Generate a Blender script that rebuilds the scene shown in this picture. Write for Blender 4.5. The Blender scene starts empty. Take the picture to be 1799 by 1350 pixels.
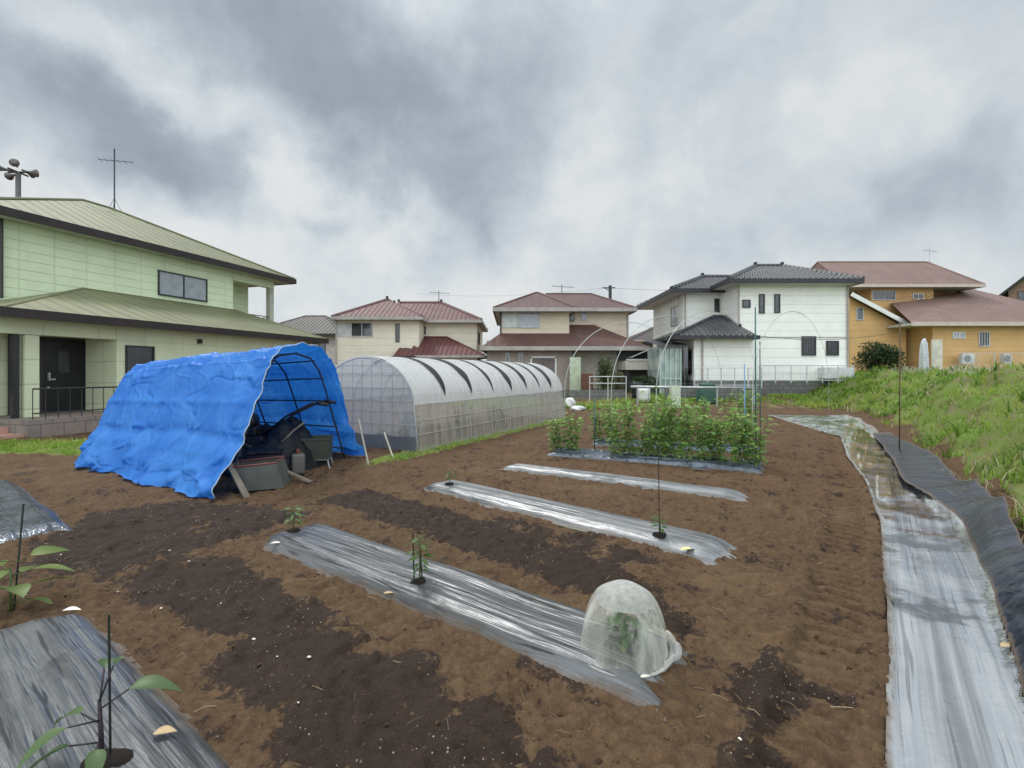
import bpy, math, random
import numpy as np
from mathutils import Vector, Matrix
R = math.radians
random.seed(7); rng = np.random.default_rng(7)
S = bpy.context.scene
COL = S.collection
# ------------------------------------------------------------------ camera
F_PX, CX, HY, EYE = 850.0, 899.5, 655.0, 1.5      # focal length in photo pixels, horizon row, eye height
cam_d = bpy.data.cameras.new('camera'); cam = bpy.data.objects.new('camera', cam_d); COL.objects.link(cam)
cam.location = (0, 0, EYE); cam.rotation_euler = (R(90), 0, 0)
cam_d.sensor_width = 36; cam_d.lens = 36*F_PX/1799.0
cam_d.shift_y = -(675-HY)/1799.0
cam_d.clip_start = .05; cam_d.clip_end = 3000
S.camera = cam
S.view_settings.view_transform = 'Standard'; S.view_settings.look = 'None'
S.view_settings.exposure = 0.0; S.view_settings.gamma = 1
# ------------------------------------------------------------------ node helpers
class NT:
    def __init__(s, tree): s.t = tree; s.n = tree.nodes; s.l = tree.links
    def node(s, typ, **kw):
        n = s.n.new(typ)
        for k, v in kw.items(): setattr(n, k, v)
        return n
    def put(s, sock, v):
        if v is None: return
        if isinstance(v, bpy.types.NodeSocket): s.l.new(v, sock)
        else:
            try: sock.default_value = v
            except Exception: sock.default_value = tuple(v)+(1,) if hasattr(v, '__len__') else v
    def m(s, op, a, b=None, c=None, clamp=False):
        n = s.node('ShaderNodeMath', operation=op, use_clamp=clamp)
        for i, v in enumerate((a, b, c)): s.put(n.inputs[i], v)
        return n.outputs[0]
    def vm(s, op, a, b=None, scale=None):
        n = s.node('ShaderNodeVectorMath', operation=op)
        s.put(n.inputs[0], a)
        if b is not None: s.put(n.inputs[1], b)
        if scale is not None: s.put(n.inputs['Scale'], scale)
        return n.outputs['Value'] if op in ('LENGTH', 'DOT_PRODUCT', 'DISTANCE') else n.outputs[0]
    def mix(s, f, a, b, typ='RGBA', blend='MIX'):
        n = s.node('ShaderNodeMix', data_type=typ)
        if typ == 'RGBA': n.blend_type = blend; i = (6, 7); o = 2
        else: i = (2, 3); o = 0
        s.put(n.inputs[0], f)
        for k, v in zip(i, (a, b)):
            if typ == 'RGBA' and hasattr(v, '__len__') and len(v) == 3: v = tuple(v)+(1,)
            s.put(n.inputs[k], v)
        return n.outputs[o]
    def noise(s, vec, scale, detail=4, rough=.55, dist=0, out='Fac', dim='3D'):
        n = s.node('ShaderNodeTexNoise', noise_dimensions=dim)
        if vec is not None: s.l.new(vec, n.inputs['Vector'])
        n.inputs['Scale'].default_value = scale; n.inputs['Detail'].default_value = detail
        n.inputs['Roughness'].default_value = rough; n.inputs['Distortion'].default_value = dist
        return n.outputs[out]
    def ramp(s, f, lo, hi, a=0.0, b=1.0, smooth=True):
        n = s.node('ShaderNodeMapRange', interpolation_type='SMOOTHSTEP' if smooth else 'LINEAR')
        s.put(n.inputs[0], f)
        for i, v in enumerate((lo, hi, a, b)): s.put(n.inputs[i+1], v)
        return n.outputs[0]
    def sep(s, v):
        n = s.node('ShaderNodeSeparateXYZ'); s.l.new(v, n.inputs[0]); return n.outputs
    def comb(s, x, y, z):
        n = s.node('ShaderNodeCombineXYZ')
        for i, v in enumerate((x, y, z)): s.put(n.inputs[i], v)
        return n.outputs[0]
# ------------------------------------------------------------------ world: overcast sky
W = bpy.data.worlds.new('World'); S.world = W; W.use_nodes = True
W.cycles.sampling_method = 'MANUAL'; W.cycles.sample_map_resolution = 1024
w = NT(W.node_tree); w.n.clear()
SUN_EL, SUN_AZ = R(55), R(322)                       # azimuth measured clockwise from +Y
sky = w.node('ShaderNodeTexSky', sky_type='NISHITA', sun_disc=False, sun_elevation=SUN_EL, sun_rotation=SUN_AZ)
bg1 = w.node('ShaderNodeBackground'); w.l.new(sky.outputs[0], bg1.inputs[0]); bg1.inputs[1].default_value = .08
tc = w.node('ShaderNodeTexCoord').outputs['Generated']
d = w.vm('NORMALIZE', tc)
dx, dy, dz = w.sep(d)
den = w.m('ADD', w.m('MAXIMUM', dz, 0.0), .22)
plane = w.comb(w.m('DIVIDE', dx, den), w.m('DIVIDE', dy, den), 0.0)     # cloud deck seen from below
warpn = w.noise(d, 4.0, 6, .58, out='Color')
warp = w.vm('SCALE', w.vm('SUBTRACT', warpn, (.5, .5, .5)), scale=.30)
dw = w.vm('ADD', d, warp)
n1 = w.noise(d, 2.6, 7, .56, .3)
n2 = w.noise(d, 7.5, 6, .60, .3)
n3 = w.noise(w.comb(w.m('MULTIPLY', w.sep(plane)[0], 1.0), w.m('MULTIPLY', w.sep(plane)[1], 2.2), 3.0), 1.7, 5, .6, .3)
def skydir(px, py):
    v = Vector(((px-CX)/F_PX, 1, (HY-py)/F_PX)); v.normalize(); return v
tot = w.m('ADD', w.m('MULTIPLY', w.m('SUBTRACT', n1, .5), 1.25), w.m('ADD', w.m('MULTIPLY', w.m('SUBTRACT', n2, .5), 1.6), w.m('MULTIPLY', w.m('SUBTRACT', n3, .5), .35)))
tot = w.m('ADD', tot, -.22)
# (px, py, radius x px, radius y px, amount) cloud masses (+ darker) and thin bright breaks (-)
for px, py, rx, ry, amt in [(330, 30, 150, 60, .5), (560, 90, 170, 110, .65), (720, 200, 130, 110, .6), (820, 330, 110, 100, .65), (870, 410, 70, 50, .4),
        (80, 170, 150, 80, .55), (300, 190, 150, 60, .5), (230, 290, 150, 60, .55), (350, 330, 60, 40, .3), (575, 372, 50, 26, .6), (930, 170, 80, 110, .35),
        (1640, 330, 160, 60, .26), (1720, 400, 120, 60, .16), (1300, 60, 200, 60, .1), (1750, 270, 120, 60, .15),
        (430, 240, 55, 60, -.85), (130, 40, 110, 35, -.65), (490, 300, 70, 60, -.9), (690, 400, 90, 40, -.95), (620, 330, 60, 30, -.6), (60, 280, 90, 40, -.35), (240, 95, 60, 40, -.5),
        (790, 40, 70, 70, -.65), (300, 430, 250, 60, -.6), (900, 560, 900, 70, -.5), (1150, 320, 130, 90, -.3), (1040, 250, 50, 120, -.4), (1480, 230, 80, 50, -.3), (1330, 330, 160, 40, -.2)]:
    c = skydir(px, py)
    v = w.vm('MULTIPLY', w.vm('SUBTRACT', dw, tuple(c)), (F_PX/rx, 1.6, F_PX/ry))
    e = w.m('EXPONENT', w.m('MULTIPLY', w.vm('DOT_PRODUCT', v, v), -1.0))
    tot = w.m('MULTIPLY_ADD', e, amt, tot)
cr = w.node('ShaderNodeValToRGB'); w.l.new(w.ramp(tot, -1.40, 1.46, smooth=False), cr.inputs[0])
els = cr.color_ramp.elements
def lin(r, g, b): return tuple(((c/255)/12.92 if c/255 <= .04045 else ((c/255+.055)/1.055)**2.4) for c in (r, g, b))+(1,)
els[0].position = 0; els[0].color = lin(238, 238, 236)
els[1].position = 1; els[1].color = lin(140, 151, 162)
for p, c in ((.24, (224, 228, 229)), (.42, (203, 212, 218)), (.60, (180, 191, 200)), (.78, (158, 169, 180))):
    e = els.new(p); e.color = lin(*c)
# the deck is brighter overhead; unseen gain added behind the camera lights house fronts
back = w.ramp(dy, .25, -.7, 0, 1)
top = w.ramp(dz, .52, .95, 0, 1)
gain = w.m('ADD', 1.0, w.m('ADD', w.m('MULTIPLY', back, 1.9), w.m('MULTIPLY', top, .9)))
ground_f = w.ramp(dz, -.06, 0, .35, 1)
bg2 = w.node('ShaderNodeBackground'); w.l.new(cr.outputs[0], bg2.inputs[0])
w.l.new(w.m('MULTIPLY', gain, ground_f), bg2.inputs[1])
ms = w.node('ShaderNodeMixShader'); ms.inputs[0].default_value = .94
w.l.new(bg1.outputs[0], ms.inputs[1]); w.l.new(bg2.outputs[0], ms.inputs[2])
w.l.new(ms.outputs[0], w.node('ShaderNodeOutputWorld').inputs[0])
sd = bpy.data.lights.new('sun', 'SUN'); sun = bpy.data.objects.new('sun', sd); COL.objects.link(sun)
sd.energy = 1.5; sd.angle = R(14); sd.color = (1, .96, .9)
to_sun = Vector((math.sin(SUN_AZ)*math.cos(SUN_EL), math.cos(SUN_AZ)*math.cos(SUN_EL), math.sin(SUN_EL)))
sun.rotation_euler = to_sun.to_track_quat('Z', 'Y').to_euler()
# ------------------------------------------------------------------ object helpers
def tag(o, label=None, cat=None, group=None, kind=None):
    if label: o['label'] = label
    if cat: o['category'] = cat
    if group: o['group'] = group
    if kind: o['kind'] = kind
    return o
def empty(name, loc=(0, 0, 0), rz=0, label=None, cat=None, group=None):
    o = bpy.data.objects.new(name, None); COL.objects.link(o)
    o.location = loc; o.rotation_euler = (0, 0, rz); o.empty_display_size = .2
    return tag(o, label, cat, group)
def copy_tree(o, parent=None):
    c = o.copy(); COL.objects.link(c)
    if parent: c.parent = parent
    for ch in o.children: copy_tree(ch, c)
    return c
class MB:
    def __init__(s): s.v = []; s.f = []
    def poly(s, pts):
        b = len(s.v); s.v += [tuple(p) for p in pts]; s.f.append(tuple(range(b, b+len(pts)))); return s
    def box(s, x0, x1, y0, y1, z0, z1):
        b = len(s.v)
        s.v += [(x0, y0, z0), (x1, y0, z0), (x1, y1, z0), (x0, y1, z0), (x0, y0, z1), (x1, y0, z1), (x1, y1, z1), (x0, y1, z1)]
        s.f += [tuple(b+i for i in q) for q in ((3, 2, 1, 0), (4, 5, 6, 7), (0, 1, 5, 4), (1, 2, 6, 5), (2, 3, 7, 6), (3, 0, 4, 7))]
        return s
    def obox(s, c, size, M):
        b = len(s.v); hx, hy, hz = size[0]/2, size[1]/2, size[2]/2; c = Vector(c)
        for p in ((-hx, -hy, -hz), (hx, -hy, -hz), (hx, hy, -hz), (-hx, hy, -hz), (-hx, -hy, hz), (hx, -hy, hz), (hx, hy, hz), (-hx, hy, hz)):
            s.v.append(tuple(c+M @ Vector(p)))
        s.f += [tuple(b+i for i in q) for q in ((3, 2, 1, 0), (4, 5, 6, 7), (0, 1, 5, 4), (1, 2, 6, 5), (2, 3, 7, 6), (3, 0, 4, 7))]
        return s
    def beam(s, p, q, wd, ht):
        p, q = Vector(p), Vector(q); d = q-p; L = d.length
        M = d.to_track_quat('X', 'Z').to_matrix()
        return s.obox((p+q)/2, (L, wd, ht), M)
    def tube(s, pts, r, n=6, cap=True):
        pts = [Vector(p) for p in pts]; b = len(s.v); m = len(pts)
        rs = r if hasattr(r, '__len__') else [r]*m
        up = None
        for i, p in enumerate(pts):
            t = (pts[min(i+1, m-1)]-pts[max(i-1, 0)]).normalized()
            if up is None: up = Vector((0, 0, 1)) if abs(t.z) < .9 else Vector((1, 0, 0))
            a = t.cross(up).normalized(); c = a.cross(t).normalized(); up = c
            for k in range(n):
                th = 2*math.pi*k/n; s.v.append(tuple(p+(a*math.cos(th)+c*math.sin(th))*rs[i]))
        for i in range(m-1):
            for k in range(n):
                k2 = (k+1) % n; s.f.append((b+i*n+k, b+i*n+k2, b+(i+1)*n+k2, b+(i+1)*n+k))
        if cap: s.f.append(tuple(b+k for k in range(n))[::-1]); s.f.append(tuple(b+(m-1)*n+k for k in range(n)))
        return s
    def lathe(s, prof, c=(0, 0, 0), n=24, axis='z', wob=None):
        b = len(s.v); m = len(prof)
        for i, (r, z) in enumerate(prof):
            for k in range(n):
                th = 2*math.pi*k/n; rr = r*(wob(th, z) if wob else 1)
                p = (rr*math.cos(th), rr*math.sin(th), z)
                if axis == 'x': p = (z, p[0], p[1])
                if axis == 'y': p = (p[0], z, p[1])
                s.v.append((c[0]+p[0], c[1]+p[1], c[2]+p[2]))
        for i in range(m-1):
            for k in range(n):
                k2 = (k+1) % n; s.f.append((b+i*n+k, b+i*n+k2, b+(i+1)*n+k2, b+(i+1)*n+k))
        return s
    def grid(s, P):                                     # P[i][j] -> points
        b = len(s.v); n = len(P); m = len(P[0])
        for row in P: s.v += [tuple(p) for p in row]
        for i in range(n-1):
            for j in range(m-1):
                s.f.append((b+i*m+j, b+i*m+j+1, b+(i+1)*m+j+1, b+(i+1)*m+j))
        return s
    def leaf(s, base, dirv, L, wd, droop=.3, seg=4, cup=.15, twist=0):
        base = Vector(base); d = Vector(dirv).normalized(); side = d.cross(Vector((0, 0, 1)))
        if side.length < .05: side = Vector((1, 0, 0))
        side.normalize()
        if twist: side = Matrix.Rotation(twist, 3, d) @ side
        nrm = side.cross(d).normalized(); b = len(s.v)
        for i in range(seg+1):
            t = i/seg; wv = wd*.5*math.sin(math.pi*min(1, t**.75*.97+.02))
            c = base+d*L*t+Vector((0, 0, -droop*L*t*t))
            for k in (-1, 0, 1): s.v.append(tuple(c+side*wv*k+nrm*(abs(k)*cup*wv)))
        for i in range(seg):
            for k in range(2): s.f.append((b+i*3+k, b+i*3+k+1, b+(i+1)*3+k+1, b+(i+1)*3+k))
        return s
    def build(s, name, mat, parent=None, smooth=False, bevel=0, label=None, cat=None, group=None, kind=None, loc=None, auto=None):
        me = bpy.data.meshes.new(name); me.from_pydata([tuple(map(float, p)) for p in s.v], [], s.f); me.update()
        o = bpy.data.objects.new(name, me); COL.objects.link(o)
        if mat: me.materials.append(mat)
        if parent: o.parent = parent
        if loc: o.location = loc
        if smooth: me.polygons.foreach_set('use_smooth', [True]*len(me.polygons))
        if bevel:
            m = o.modifiers.new('bevel', 'BEVEL'); m.width = bevel; m.segments = 2; m.limit_method = 'ANGLE'
        return tag(o, label, cat, group, kind)
# ------------------------------------------------------------------ materials
MC = {}
def newmat(name):
    m = bpy.data.materials.new(name); m.use_nodes = True; m.node_tree.nodes.clear(); return m, NT(m.node_tree)
def princ(t, col, rough=.6, bump=None, metallic=0, spec=.5, alpha=None, trans=None, sub=None):
    p = t.node('ShaderNodeBsdfPrincipled')
    if hasattr(col, '__len__') and not isinstance(col, bpy.types.NodeSocket): col = tuple(col[:3])+(1,)
    t.put(p.inputs['Base Color'], col); t.put(p.inputs['Roughness'], rough)
    p.inputs['Metallic'].default_value = metallic; p.inputs['Specular IOR Level'].default_value = spec
    if alpha is not None: t.put(p.inputs['Alpha'], alpha)
    if bump is not None: t.l.new(bump, p.inputs['Normal'])
    return p
def bumpn(t, h, strength=.3, dist=.02, prev=None):
    b = t.node('ShaderNodeBump'); t.put(b.inputs['Height'], h); b.inputs['Strength'].default_value = strength; b.inputs['Distance'].default_value = dist
    if prev is not None: t.l.new(prev, b.inputs['Normal'])
    return b.outputs[0]
def out(t, sh): t.l.new(sh, t.node('ShaderNodeOutputMaterial').inputs[0])
def pm(name, col, rough=.6, var=.15, vs=3, bump=.15, bs=25, metallic=0, spec=.4, col2=None, dist=.01, stain=0):
    if name in MC: return MC[name]
    m, t = newmat(name); oc = t.node('ShaderNodeTexCoord').outputs['Object']
    n = t.noise(oc, vs, 5, .6)
    c2 = col2 or tuple(c*(1-var) for c in col); c1 = tuple(min(1, c*(1+var)) for c in col)
    c = t.mix(t.ramp(n, .3, .7), c1, c2)
    if stain:                                           # weather streaks running down
        sx = t.vm('MULTIPLY', oc, (2.2, 2.2, .25)); sn = t.ramp(t.noise(sx, 1.6, 4, .6), .55, .8, 0, stain)
        c = t.mix(sn, c, tuple(x*.45 for x in col))
    bn = bumpn(t, t.noise(oc, bs, 4, .6), bump, dist) if bump else None
    out(t, princ(t, c, rough, bn, metallic, spec).outputs[0]); MC[name] = m; return m
def siding(name, col, pitch=.3, vpitch=0, groove=.7, var=.06, stain=.25):
    m, t = newmat(name); oc = t.node('ShaderNodeTexCoord').outputs['Object']
    x, y, z = t.sep(oc)
    fz = t.m('FRACT', t.m('DIVIDE', z, pitch))
    g = t.ramp(t.m('ABSOLUTE', t.m('SUBTRACT', fz, .5)), .44, .49, 0, 1)
    if vpitch:
        nn = t.sep(t.node('ShaderNodeTexCoord').outputs['Normal'])
        along = t.mix(t.m('GREATER_THAN', t.m('ABSOLUTE', nn[0]), .5), x, y, 'FLOAT')
        fx = t.m('FRACT', t.m('DIVIDE', along, vpitch))
        g2 = t.ramp(t.m('ABSOLUTE', t.m('SUBTRACT', fx, .5)), .465, .495, 0, .8)
        g = t.m('MAXIMUM', g, g2)
    n = t.noise(oc, 1.3, 5, .6); n2 = t.noise(t.vm('MULTIPLY', oc, (3, 3, .3)), 1.5, 4, .6)
    c = t.mix(t.ramp(n, .3, .7), tuple(min(1, k*(1+var)) for k in col), tuple(k*(1-var) for k in col))
    c = t.mix(t.ramp(n2, .52, .8, 0, stain), c, tuple(k*.55 for k in col))
    c = t.mix(t.m('MULTIPLY', g, groove*.5), c, tuple(k*.45 for k in col))
    h = t.m('SUBTRACT', 0.0, g)
    out(t, princ(t, c, .65, bumpn(t, h, .8, .012), 0, .3).outputs[0]); return m
def tiles(name, col, col2, px=.3, pz=.12, rough=.5, strength=1.0, moss=None, seam=False):
    m, t = newmat(name); co = t.node('ShaderNodeTexCoord'); oc = co.outputs['Object']
    x, y, z = t.sep(oc); nn = t.sep(co.outputs['Normal'])
    sidef = t.m('GREATER_THAN', t.m('ABSOLUTE', nn[0]), t.m('ABSOLUTE', nn[1]))
    along = t.mix(sidef, x, y, 'FLOAT')
    wv = t.m('ABSOLUTE', t.m('SINE', t.m('MULTIPLY', along, math.pi/px)))
    if seam: h = t.ramp(wv, .0, .12, 1, 0)
    else:
        fz = t.m('FRACT', t.m('DIVIDE', z, pz)); h = t.m('ADD', t.m('MULTIPLY', wv, .6), t.m('MULTIPLY', fz, -.8))
    cell = t.node('ShaderNodeTexWhiteNoise', noise_dimensions='2D')
    t.l.new(t.comb(t.m('FLOOR', t.m('DIVIDE', along, px)), t.m('FLOOR', t.m('DIVIDE', z, pz)), 0.0), cell.inputs[0])
    n = t.noise(oc, .8, 6, .65)
    f = t.m('ADD', t.ramp(n, .3, .7, 0, .75), t.m('MULTIPLY', cell.outputs[0], .0 if seam else .3))
    c = t.mix(f, col, col2)
    if moss: c = t.mix(t.ramp(t.noise(t.vm('MULTIPLY', oc, (1, 1, 1)), 1.7, 6, .7), .46, .68, 0, .75), c, moss)
    out(t, princ(t, c, rough, bumpn(t, h, strength, .03), 0, .35).outputs[0]); return m
def brickmat(name, c1, c2, mortar, scale=1, bw=.4, bh=.2, ms_=.02):
    m, t = newmat(name); co = t.node('ShaderNodeTexCoord'); x, y, z = t.sep(co.outputs['Object']); nn = t.sep(co.outputs['Normal'])
    along = t.mix(t.m('GREATER_THAN', t.m('ABSOLUTE', nn[0]), .5), x, y, 'FLOAT')
    b = t.node('ShaderNodeTexBrick'); t.l.new(t.comb(along, z, 0.0), b.inputs['Vector'])
    b.inputs['Color1'].default_value = tuple(c1)+(1,); b.inputs['Color2'].default_value = tuple(c2)+(1,); b.inputs['Mortar'].default_value = tuple(mortar)+(1,)
    b.inputs['Scale'].default_value = scale; b.inputs['Brick Width'].default_value = bw; b.inputs['Row Height'].default_value = bh; b.inputs['Mortar Size'].default_value = ms_
    n = t.noise(co.outputs['Object'], 4, 5, .6)
    c = t.mix(t.ramp(n, .4, .75, 0, .5), b.outputs[0], tuple(k*.5 for k in c1))
    out(t, princ(t, c, .85, bumpn(t, b.outputs['Fac'], -.5, .01), 0, .2).outputs[0]); return m
def filmmat(name, col, opac, rough=.3, streak=(1, 1, 1), ns=6, nvar=.3, trl=.3, bump=.3, spec=.5, edge=.3):
    """thin plastic film: part see-through, part milky"""
    m, t = newmat(name); oc = t.node('ShaderNodeTexCoord').outputs['Object']
    v = t.vm('MULTIPLY', oc, streak); n = t.noise(v, ns, 5, .6)
    p = princ(t, tuple(col), rough, bumpn(t, n, bump, .02), 0, spec)
    tr = t.node('ShaderNodeBsdfTranslucent'); tr.inputs[0].default_value = tuple(col)+(1,)
    m1 = t.node('ShaderNodeMixShader'); m1.inputs[0].default_value = trl
    t.l.new(p.outputs[0], m1.inputs[1]); t.l.new(tr.outputs[0], m1.inputs[2])
    tp = t.node('ShaderNodeBsdfTransparent'); m2 = t.node('ShaderNodeMixShader')
    lw = t.node('ShaderNodeLayerWeight'); lw.inputs[0].default_value = .35
    fac = t.m('ADD', t.ramp(n, .3, .7, opac*(1-nvar), opac*(1+nvar)), t.m('MULTIPLY', lw.outputs[1], edge), clamp=True)
    t.l.new(fac, m2.inputs[0]); t.l.new(tp.outputs[0], m2.inputs[1]); t.l.new(m1.outputs[0], m2.inputs[2])
    out(t, m2.outputs[0]); return m
def leafmat(name, c1, c2, c3=None, trl=.3, rough=.45):
    m, t = newmat(name); g = t.node('ShaderNodeNewGeometry'); oc = t.node('ShaderNodeTexCoord').outputs['Object']
    c = t.mix(g.outputs['Random Per Island'], c1, c2)
    if c3: c = t.mix(t.ramp(t.noise(oc, 1.1, 4, .6), .45, .68), c, c3)
    p = princ(t, c, rough, None, 0, .4); tr = t.node('ShaderNodeBsdfTranslucent'); t.l.new(c, tr.inputs[0])
    mx = t.node('ShaderNodeMixShader'); mx.inputs[0].default_value = trl
    t.l.new(p.outputs[0], mx.inputs[1]); t.l.new(tr.outputs[0], mx.inputs[2]); out(t, mx.outputs[0]); return m
# ------------------------------------------------------------------ numpy noise and ground shape
def vnoise(x, y, seed=0):
    xi = np.floor(x).astype(np.int64); yi = np.floor(y).astype(np.int64); xf = x-xi; yf = y-yi
    u = xf*xf*(3-2*xf); v = yf*yf*(3-2*yf)
    def h(a, b):
        k = (a*374761393+b*668265263+seed*2246822519) & 0xffffffff
        k = ((k ^ (k >> 13))*1274126177) & 0xffffffff
        k = (k ^ (k >> 16)) & 0xffff
        return k/65535.0
    return (h(xi, yi)*(1-u)+h(xi+1, yi)*u)*(1-v)+(h(xi, yi+1)*(1-u)+h(xi+1, yi+1)*u)*v
def fbm(x, y, seed=0, o=4, g=.5):
    s = 0; a = 1; tt = 0
    for i in range(o):
        s = s+a*vnoise(x*2**i+17.3*i, y*2**i+9.1*i, seed+i); tt += a; a *= g
    return s/tt
def sst(a, b, x):
    t = np.clip((x-a)/(b-a), 0, 1); return t*t*(3-2*t)
def G(px, py, z=0.0):                                   # photo pixel -> point of the ground at height z
    D = F_PX*(EYE-z)/(py-HY); return ((px-CX)/F_PX*D, D)
def sdpoly(x, y, P):                                    # signed distance, positive inside
    P = np.array(P); dmin = np.full(x.shape, 1e9); ins = np.zeros(x.shape, bool); n = len(P)
    for i in range(n):
        ax, ay = P[i]; bx, by = P[(i+1) % n]; ex, ey = bx-ax, by-ay
        t = np.clip(((x-ax)*ex+(y-ay)*ey)/(ex*ex+ey*ey+1e-12), 0, 1)
        dmin = np.minimum(dmin, np.hypot(x-ax-t*ex, y-ay-t*ey))
        c = ((ay > y) != (by > y)) & (x < (bx-ax)*(y-ay)/(by-ay+1e-12)+ax); ins ^= c
    return np.where(ins, dmin, -dmin)
A_DIR = np.array((.6, .8)); B_DIR = np.array((.8, -.6))  # field axes: into the distance, along the rows
# rows: start, end, half width, height
ROWS = {'near': ((-2.06, 4.50), (.80, 2.35), .305, .08), 'middle': ((-1.02, 6.42), (1.78, 3.98), .25, .08),
        'far': ((-.10, 7.70), (2.78, 5.78), .17, .06), 'corner': ((-2.98, 2.69), (.46, .11), .47, .08),
        'edge': ((-7.09, 6.38), (-4.29, 4.28), .36, .07), 'pea': ((.72, 8.95), (3.90, 7.42), .34, .09),
        'pea2': ((1.7, 10.2), (4.75, 9.1), .32, .08)}
def rowcoord(r, x, y):
    (ax, ay), (bx, by), hw, H = r; L = math.hypot(bx-ax, by-ay); ux, uy = (bx-ax)/L, (by-ay)/L
    return (x-ax)*ux+(y-ay)*uy, -(x-ax)*uy+(y-ay)*ux, L
def ridge(x, y):
    z = np.zeros_like(x); msk = np.zeros_like(x)
    for r in ROWS.values():
        s, t, L = rowcoord(r, x, y); hw, H = r[2], r[3]
        c = 1-sst(.55, 1.12, np.abs(t)/hw); e = sst(-.18, .22, s)*(1-sst(L-.22, L+.18, s))
        z = np.maximum(z, H*c*e); msk = np.maximum(msk, (1-sst(.9, 1.1, np.abs(t)/hw))*sst(-.05, .1, s)*(1-sst(L-.1, L+.05, s)))
    return z, msk
FOOT_Y = np.array([-4, 0, 1.83, 2.52, 3.2, 4.64, 6.0, 7.3, 10.0, 12.1, 16, 21, 24, 30, 60])
FOOT_X = np.array([-2.4, .78, 2.02, 2.64, 3.22, 4.36, 5.32, 6.2, 8.0, 9.3, 11.4, 13.2, 14.0, 14.0, 14.0])
def footx(y): return np.interp(y, FOOT_Y, FOOT_X)
LS = np.array([(0.2, 0.1), (1.41, 1.83), (2.0, 2.57), (2.83, 3.70), (3.66, 4.81), (4.9, 6.7), (5.95, 8.6), (7.6, 11.2), (8.0, 13.0), (9.1, 17.5)])
def stripL(y): return np.interp(y, LS[:, 1], LS[:, 0])
def bankh(x, y):
    dd = (x-footx(y))*.82
    wob = (fbm(x*.5, y*.5, 31, 3)-.5)*1.4
    h = 1.38*sst(-.05, 2.9, dd+wob*sst(0, 1, dd))
    return h*sst(-.5, 0.2, dd), dd
def ground_z(x, y):
    x = np.asarray(x, float); y = np.asarray(y, float)
    rz, msk = ridge(x, y)
    bh, dd = bankh(x, y)
    field = (1-sst(18, 22, y))*(1-sst(-.3, .2, dd))
    lx = stripL(y); strip = sst(lx-.01, lx+.07, x)*(1-sst(-.25, .05, dd))*(1-sst(17.5, 18, y))
    rough = field*(1-msk)*(1-strip)
    cl = fbm(x*8+2*fbm(x*3, y*3, 2, 2), y*11, 5, 3)
    n = (fbm(x*2.0, y*2.4, 3, 3)-.5)*.075+(np.abs(cl-.5)*2)**.7*.072-.024+(fbm(x*24, y*24, 9, 2)-.5)*.030
    a = x*A_DIR[0]+y*A_DIR[1]; b = x*B_DIR[0]+y*B_DIR[1]
    q = lx-x                                             # distance left of the strip edge
    tr = sst(.12, .18, q)*(1-sst(.46, .54, q))+.5*sst(1.35, 1.42, q)*(1-sst(1.72, 1.8, q))
    wav = np.sin(a*2*math.pi/.14+1.2*vnoise(x*2, y*2, 12)+.8*np.sin(q*14)); wav = .6-2.3*np.exp(-((1-wav)/.42)**1.2)
    n = n*(1-.6*tr)+tr*(.036*wav*(.35+1.1*vnoise(x*1.5, y*1.5, 15))-.030)+.02*np.exp(-((q-.58)/.06)**2)*(q > 0)
    # rake / footstep dents on the left
    n = n+.018*np.sin(b*1.2*math.pi*2+3*fbm(x*1.5, y*1.5, 21, 3)*3)*sst(.5, -1.5, x)*fbm(x*.8, y*.8, 8, 2)
    far = .35*sst(19, 23.5, y)+.25*sst(24, 30, y)
    left = 0.0
    weedy = (np.abs(fbm(x*.9, y*.9, 44, 4)-.5)*1.6-.2)*1.0*sst(.1, .9, dd)
    z = rz*(1-strip)+rough*n+np.maximum(far*(1-sst(0, 3, dd)), bh)+weedy-msk*.02-strip*.10+left
    return z
# ------------------------------------------------------------------ ground sheet
def axis(segs):
    o_ = [segs[0][0]]
    for a, b, st0, st1 in segs:
        p = a
        while p < b-1e-6:
            f = (p-a)/(b-a); p = min(b, p+st0*(1-f)+st1*f); o_.append(p)
    return np.array(o_)
ys = axis([(-40, -2, 6, 1), (-2, 1.1, .5, .05), (1.1, 6, .02, .03), (6, 13, .03, .08), (13, 32, .09, .4), (32, 900, .6, 60)])
xs = axis([(-900, -30, 60, 1.5), (-30, -9, 1.2, .12), (-9, -4, .10, .03), (-4, 4.8, .024, .024), (4.8, 10, .03, .07), (10, 30, .08, .6), (30, 900, 1, 60)])
X, Y = np.meshgrid(xs, ys); Z = ground_z(X, Y)
nx, ny = len(xs), len(ys)
co = np.stack([X, Y, Z], -1).reshape(-1, 3).astype(np.float32)
idx = np.arange(nx*ny).reshape(ny, nx)
q = np.stack([idx[:-1, :-1], idx[:-1, 1:], idx[1:, 1:], idx[1:, :-1]], -1).reshape(-1, 4).astype(np.int32)
me = bpy.data.meshes.new('ground'); me.vertices.add(len(co)); me.vertices.foreach_set('co', co.ravel())
me.loops.add(q.size); me.loops.foreach_set('vertex_index', q.ravel())
me.polygons.add(len(q)); me.polygons.foreach_set('loop_start', np.arange(0, q.size, 4, dtype=np.int32))
try: me.polygons.foreach_set('loop_total', np.full(len(q), 4, np.int32))
except Exception: pass
me.update(calc_edges=True); me.validate()
me.polygons.foreach_set('use_smooth', np.ones(len(q), bool))
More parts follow.
